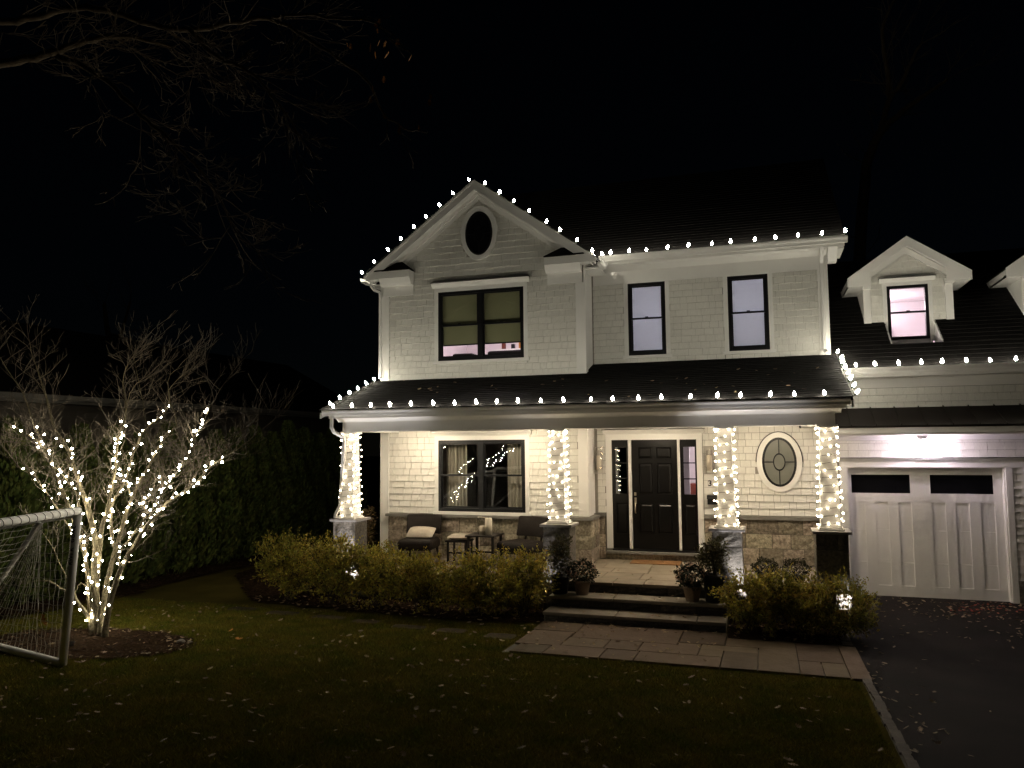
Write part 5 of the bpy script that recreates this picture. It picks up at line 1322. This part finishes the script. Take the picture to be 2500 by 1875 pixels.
# ---- arborvitae hedge
def arbor_mesh(seed, h, r):
    g = np.random.default_rng(seed); n = 9000
    z = g.random(n)**.8; a = g.random(n)*6.283
    prof_ = np.where(z < .12, .75+2*z, 1.0)*(1-np.clip((z-.35)/.65, 0, 1)**1.7*.93)
    lob = 1+.14*np.sin(a*3+z*9+seed)+.10*np.sin(a*7+z*23)+.08*g.normal(size=n)
    rr = r*prof_*lob*(.72+.28*g.random(n)**.5)
    c = np.stack([rr*np.cos(a), rr*np.sin(a), z*h], 1)
    d1 = np.stack([np.cos(a)*.55, np.sin(a)*.55, np.full(n, 1.0)], 1)+g.normal(size=(n, 3))*.25; d1 /= np.linalg.norm(d1, axis=1)[:, None]
    sd = np.cross(d1, g.normal(size=(n, 3))); sd /= np.linalg.norm(sd, axis=1)[:, None]
    L = (.08+.09*g.random(n))[:, None]; W = L*.42
    V = np.stack([c, c+d1*L*.5+sd*W*.5, c+d1*L, c+d1*L*.5-sd*W*.5], 1).reshape(-1, 3)
    me = npmesh('crown', V, np.arange(4*n).reshape(n, 4)); me.materials.append(M['arbor']); return me
crowns = [arbor_mesh(s, h, r) for s, h, r in ((1, 3.35, .52), (2, 3.15, .50), (3, 3.5, .55))]
trunkm = MB().tube([(0, 0, -.03), (.01, 0, .6), (0, .01, 2.0)], [.06, .045, .015], 6).mesh('trunk'); trunkm.materials.append(M['bark2'])
yy = -7.6; i = 0
while yy < 6.5:
    x = -10.25+U(-.08, .08); z = gz(yy)
    t = thing('arborvitae', (x, yy, z), 'dark columnar arborvitae in the tall hedge behind the lit dogwood', 'tree', 'hedge of columnar evergreens')
    c = bpy.data.objects.new('crown', crowns[i % 3]); tr = bpy.data.objects.new('trunk', trunkm)
    for o in (c, tr): col.objects.link(o); o.parent = t
    c.rotation_euler = (0, 0, U(0, 6.28)); c.scale = (1, 1, U(.90, 1.0))
    yy += U(.72, .84); i += 1

# ---- neighbour's house beyond the hedge
nb = thing('neighbour_house', (-14, 3, -.5), 'pale low house with white eave beyond the dark evergreen hedge', 'house')
nw = MB().box(-22, -14.05, -9, 14, -.5, 3.40).build('wall', 'nsiding', nb)
for k in range(26): MB().prismx([(-9, 0), (-9, .145), (14, .145), (14, 0)], -14.05, -14.02-.012).build('siding_board', 'nsiding', nw).location = (0, 0, -.45+.148*k)
MB().box(-14.05, -13.60, -9.3, 14.3, 3.41, 3.44).build('soffit', 'ntrim', nb); MB().box(-13.60, -13.57, -9.3, 14.3, 3.40, 3.58).build('fascia', 'ntrim', nb); MB().box(-13.57, -13.46, -9.3, 14.3, 3.47, 3.585).build('gutter', 'ntrim', nb)
MB().prism([(-22.4, 3.60), (-18, 6.0), (-13.5, 3.60)], -9.3, 14.3).build('roof', 'roof', nb)
for y0 in (-3.0, 4.6):
    wn_ = MB().box(-14.045, -14.0, y0, y0+1.1, 1.2, 2.7).build('window', 'ntrim', nb); MB().box(-13.999, -13.99, y0+.08, y0+1.02, 1.28, 1.92).build('pane', 'oven', wn_); MB().box(-13.999, -13.99, y0+.08, y0+1.02, 1.98, 2.62).build('pane', 'oven', wn_)

# ---- bare trees overhead and behind
def bare(name, base, label, paths, Y, r0, material='bark2', tw=(.9, .012, 3), dens=1.0, leaves=None):
    t = thing(name, base, label, 'tree', 'bare trees in the dark')
    mb = MB(); mt = MB(); ends = []
    for pts, ra, rb, yo in paths:
        P3 = [atY(*pix(*q), Y+yo*i/len(pts)) if isinstance(q[0], str) else Vector(q) for i, q in enumerate(pts)]
        P3 = smooth(P3, 2); k = len(P3); mb.tube([p+Vector((U(-1, 1), U(-1, 1), U(-1, 1)))*.015 for p in P3], [ra+(rb-ra)*i/(k-1) for i in range(k)], 7)
        for i in range(2, k):
            q_ = P3[i]-CAM_POS; px_ = 1250+FPX*q_.dot(RT)/max(.1, q_.dot(FW)) if q_.dot(FW) > .1 else 0
            if random.random() < (dens if px_ < 820 or name != 'oak_tree' else dens*.35):
                tt = (P3[i]-P3[i-1]).normalized(); d_ = (tt+Vector((U(-1, 1), U(-1, 1), U(-1, .5)))*.9).normalized()
                grow_twig(mt, P3[i], d_, tw[0]*U(.5, 1)*(1 if px_ < 700 or name != 'oak_tree' else .45), tw[1]*U(.6, 1), (tw[2] if random.random() < .4 else tw[2]-1) if px_ < 700 or name != 'oak_tree' else 1, up=-.15, wig=.5, kids=3, rmin=.0035, spread=.8)
    mb.build('trunk', material, t, smooth=True); mt.build('twigs', material, t, 'stuff')
    return t
oakb = (-11.0, -11.5, gz(-11.5)); oy = -9.0
trunk_top = Vector((-10.8, -11.3, 5.6))
oak = bare('oak_tree', oakb, 'bare oak whose dark branches hang over the lawn', [
  ([oakb, (-10.95, -11.45, 2.5), tuple(trunk_top), (-10.6, -11.0, 8.5)], .28, .12, 0),
  ([tuple(trunk_top), ('G',0,268), ('G',190,250), ('G',300,195), ('G',420,165), ('G',520,150), ('G',640,180), ('G',760,200)], .065, .010, .8),
  ([('G',250,245), ('G',440,320), ('G',600,490), ('G',700,570), ('G',790,660), ('G',870,740), ('G',950,850), ('G',1010,1000)], .035, .006, .9),
  ([(-10.7,-11.1,7.2), ('G',0,92), ('G',130,88), ('G',300,28), ('G',480,42), ('G',620,100), ('G',800,140), ('G',1030,95), ('G',1180,70), ('G',1300,150), ('G',1500,280), ('G',1600,350), ('G',1640,480), ('G',1730,555), ('G',1850,575)], .05, .004, 1.2),
  ([('G',820,130), ('G',900,220), ('G',990,270), ('G',1090,310), ('G',1160,400), ('G',1270,540), ('G',1340,670)], .028, .005, .6),
  ([('G',1180,70), ('G',1350,60), ('G',1500,90), ('G',1640,80), ('G',1780,240)], .018, .004, .3)], oy, .2, tw=(.85, .007, 3), dens=.62)
# a few leaves still hanging on the oak
def oak_leaf(L):
    pts = [(0, 0), (.04, .10), (.20, .12), (.08, .28), (.30, .38), (.12, .48), (.32, .62), (.12, .72), (.18, .86), (.04, .92), (0, 1.0)]
    full = pts+[(-x, y_) for x, y_ in reversed(pts[1:-1])]
    return [(x*L, (y_-.1)*L) for x, y_ in full]
def leaf_mesh(items, L=.11):
    V = []; F = []
    for p, yaw, tilt, roll, s, curl in items:
        k = len(V); ol = oak_leaf(L*s); cy0, sy0 = math.cos(yaw), math.sin(yaw)
        q = Quaternion((0, 0, 1), yaw) @ Quaternion((1, 0, 0), tilt) @ Quaternion((0, 1, 0), roll)
        for x, y_ in ol: V.append(p+q @ Vector((x, y_, curl*(x*x*9+(y_-.04)**2*5))))
        n = len(ol); c = len(V); V.append(p+q @ Vector((0, L*s*.35, 0)))
        F += [(k+i, k+(i+1) % n, c) for i in range(n)]
    return V, F
items = []
for u, v_ in ((1640,80),(1625,95),(1630,125),(1600,190),(1640,175),(1668,178),(1720,170),(1620,225),(1680,225),(1780,240),(1660,330),(1610,370),(1600,415),(1660,490),(1725,550),(1810,540),(1860,405),(1855,430),(1500,185),(1515,188)):
    items.append((atY(*pix('G', u, v_), oy+.9+U(-.2, .2)), U(0, 6), U(-1.8, -1), U(-.6, .6), U(.6, 1.0), U(-.6, .6)))
V, F = leaf_mesh(items); link('hanging_leaves', npmesh('hanging_leaves', V, F), 'leaforange', oak, 'stuff')
bare('bare_tree', (5.2, 9.0, -.5), 'bare forked tree standing behind the garage roof', [
  ([(5.2, 9, -.5), (5.3, 9, 6), ('H',690,1480), ('H',740,1230), ('H',830,1060), ('H',960,940), ('H',1210,750), ('H',1380,640)], .22, .03, 0),
  ([('H',830,1060), ('H',880,850), ('H',910,780), ('H',1000,690), ('H',1080,480), ('H',1170,340)], .10, .03, 0), ([('H',900,780), ('H',890,600), ('H',850,400), ('H',840,200), ('H',940,0)], .09, .03, 0)], 9.0, .2, tw=(1.6, .02, 2), dens=.5)
bare('bare_tree', (-15.5, 16, -.5), 'bare tree behind the neighbouring house', [([(-15.5, 16, -.5), (-15.4, 16, 5), ('T5',930,110), ('T5',900,0), ('T5',880,-200)], .25, .08, 0), ([('T5',930,110), ('T5',1010,80), ('T5',1040,0), ('T5',1100,-220)], .14, .05, 0)], 16, .2, tw=(1.6, .02, 2), dens=.5)

# ============================================================ LEAVES AND GRASS
def fallen(n, xr, yr, ok, material, s=(.6, 1.15), name='fallen_leaves', dz=.02, extra=()):
    items = []; tries = 0
    while len(items) < n and tries < n*20:
        tries += 1; x, y_ = U(*xr), U(*yr)
        z = ok(x, y_)
        if z is None: continue
        items.append((Vector((x, y_, z+U(.004, dz))), U(0, 6.283), U(-.35, .35), U(-.5, .5), U(*s), U(-.8, 1.6)))
    items += list(extra)
    V, F = leaf_mesh(items)
    o = link(name, npmesh(name, V, F), material, kind='stuff')
    return o
def on_lawn(x, y_):
    if x > 3.45 or (y_ > -5.72 and x > -.86) or in_bed_l(x, y_): return None
    if in_ring(x, y_) and random.random() < .3: return None
    return gz(y_)+.03
tag(fallen(760, (-8.5, 3.45), (-12.5, -3.9), on_lawn, 'leafdry', (.3, .85)), 'dry brown oak leaves scattered over the dark lawn', 'leaves')
tag(fallen(110, (-7.6, -4.6), (-8.3, -6.1), lambda x, y_: gz(y_)+.02 if in_ring(x, y_) and abs(((x+6.35)/1.55)**2+((y_+7.15)/.95)**2-.85) < .35 else None, 'leafdry', (.3, .8)), 'dry leaves gathered around the rim of the tree bed', 'leaves')
tag(fallen(700, (3.66, 9.3), (-12.5, .0), lambda x, y_: gz(y_)+.01 if random.random() < (.07+1.2*math.exp(-(x-3.66)*5)*(1 if y_ < -4 else .4)+(.75 if y_ > -1.6 else 0)+(.25 if y_ > -3 else 0)) else None, 'leafpale', (.3, .8)), 'pale dry leaves strewn over the asphalt driveway', 'leaves')
tag(fallen(190, (5.4, 9.0), (-1.35, -.15), lambda x, y_: gz(y_)+.01 if random.random() < math.exp(-abs(y_+.75-.05*(x-6))*3.2) else None, 'leafred', (.4, .75), dz=.03), 'drift of reddish leaves in front of the garage door', 'leaves')
def on_walk(x, y_):
    return gz(y_)+.032 if random.random() < (.9 if y_ > -3.95 else .22) else None
tag(fallen(125, (-.85, 1.9), (-5.6, -3.63), on_walk, 'leafdry', (.45, .9)), 'dry leaves collected on the walk at the foot of the steps', 'leaves')
tag(fallen(26, (-.7, 1.6), (-3.58, -3.2), lambda x, y_: -.338, 'leafdry', (.5, .8)), 'few dry leaves lying on the lower step', 'leaves')
tag(fallen(22, (-.2, 1.3), (-3.14, -2.75), lambda x, y_: -.168, 'leafdry', (.5, .8)), 'few dry leaves lying on the upper step', 'leaves')
tag(fallen(20, (-.5, 1.4), (-2.6, -.3), lambda x, y_: .003, 'leafdry', (.4, .7)), 'few small leaves blown onto the porch floor', 'leaves')
tag(fallen(240, (-6.6, 3.5), (-3.95, -3.0), lambda x, y_: gz(y_)+.03 if (in_bed_l(x, y_) or in_bed_r(x, y_)) else None, 'leafdry', (.5, .9)), 'dry leaves on the mulch under the golden shrubs', 'leaves')
tag(fallen(40, (-5.2, 3.6), (-2.7, -.9), lambda x, y_: pr(y_)+.012, 'leafdry', (.5, .9)), 'few dry leaves caught on the dark porch roof', 'leaves')
for (x, y_), s, lb in (((-4.55, -6.35), 1.5, 'big orange maple leaf on the grass beyond the tree bed'), ((-4.95, -6.0), 1.1, 'smaller orange leaf on the grass beyond the tree bed'), ((-5.35, -8.15), 1.6, 'large pale curled leaf on the grass beside the goal post')):
    V, F = leaf_mesh([(Vector((x, y_, gz(y_)+.05)), U(0, 6), U(-.3, .3), U(-.4, .4), s, .8)]); tag(link('big_leaf', npmesh('big_leaf', V, F), 'leaforange' if 'orange' in lb else 'leafpale'), lb, 'leaf')
V, F = leaf_mesh([(base_+side*.5+Vector((0, 0, .52)), .3, -1.4, .3, 1.7, .6)]); tag(link('big_leaf', npmesh('big_leaf', V, F), 'leaforange'), 'orange leaf caught in the net of the soccer goal', 'leaf')
for (x, y_, r_), lb in (((-5.15, -6.75, .06), 'rounded stone at the rim of the tree bed'), ((-5.02, -6.72, .04), 'smaller flat stone touching the rounded one by the tree bed')):
    mb = MB().lathe([(r_*.6, -.01), (r_, r_*.3), (r_*.9, r_*.65), (r_*.4, r_*.95)], (x, y_, gz(y_)+.01), 9); tag(mb.build('stone', 'granite_d', smooth=True), lb, 'stone')
# grass blades: dense in front, one mesh
NB = 620000
gx = rng.uniform(-9.3, 3.49, NB); u = rng.random(NB); gy = -13.0+9.1*u
z_ = np.array([gz(v_) for v_ in np.linspace(-14, -3, 400)]); gzv = np.interp(gy, np.linspace(-14, -3, 400), z_)
ok = ~((gy > -5.70) & (gx > -.87))
ok &= ~(((gx+6.35)/1.5)**2+((gy+7.15)/.92)**2 < 1)
edge = np.interp(gx, [-9, -7.0, -6.4, -4.4, -2.0, -.9, 4], [-2.6, -2.95, -3.6, -3.85, -4.0, -3.8, -3.8]); ok &= gy < edge+.03*np.sin(gx*9)
for a, b, c, d_ in SS: ok &= ~((np.abs(gx-a) < c/2-.02) & (np.abs(gy-b) < d_/2-.02) & (rng.random(NB) < .97))
patch = np.sin(gx*1.7+gy*.9)*np.cos(gy*1.9-gx*.6)+.5*np.sin(gx*4.1+1)*np.sin(gy*3.7)
ok &= rng.random(NB) < .93+.1*patch
gx, gy, gzv, patch = gx[ok], gy[ok], gzv[ok], patch[ok]; n = len(gx)
a = rng.random(n)*6.283; h = (.020+.034*rng.random(n)**1.5)*(1+.15*patch+.25*np.sin(gx*23)*np.sin(gy*19)); lean = rng.normal(size=(n, 2))*.8
wd = .002+.002*rng.random(n)
b0 = np.stack([gx-np.cos(a)*wd, gy-np.sin(a)*wd, gzv-.003], 1); b1 = np.stack([gx+np.cos(a)*wd, gy+np.sin(a)*wd, gzv-.003], 1); tpv = np.stack([gx+lean[:, 0]*h, gy+lean[:, 1]*h, gzv+h], 1)
V = np.stack([b0, b1, tpv], 1).reshape(-1, 3)
tag(link('grass', npmesh('grass', V, np.arange(3*n).reshape(n, 3)), 'grass', kind='stuff'), 'short dark autumn grass of the front lawn', 'grass')
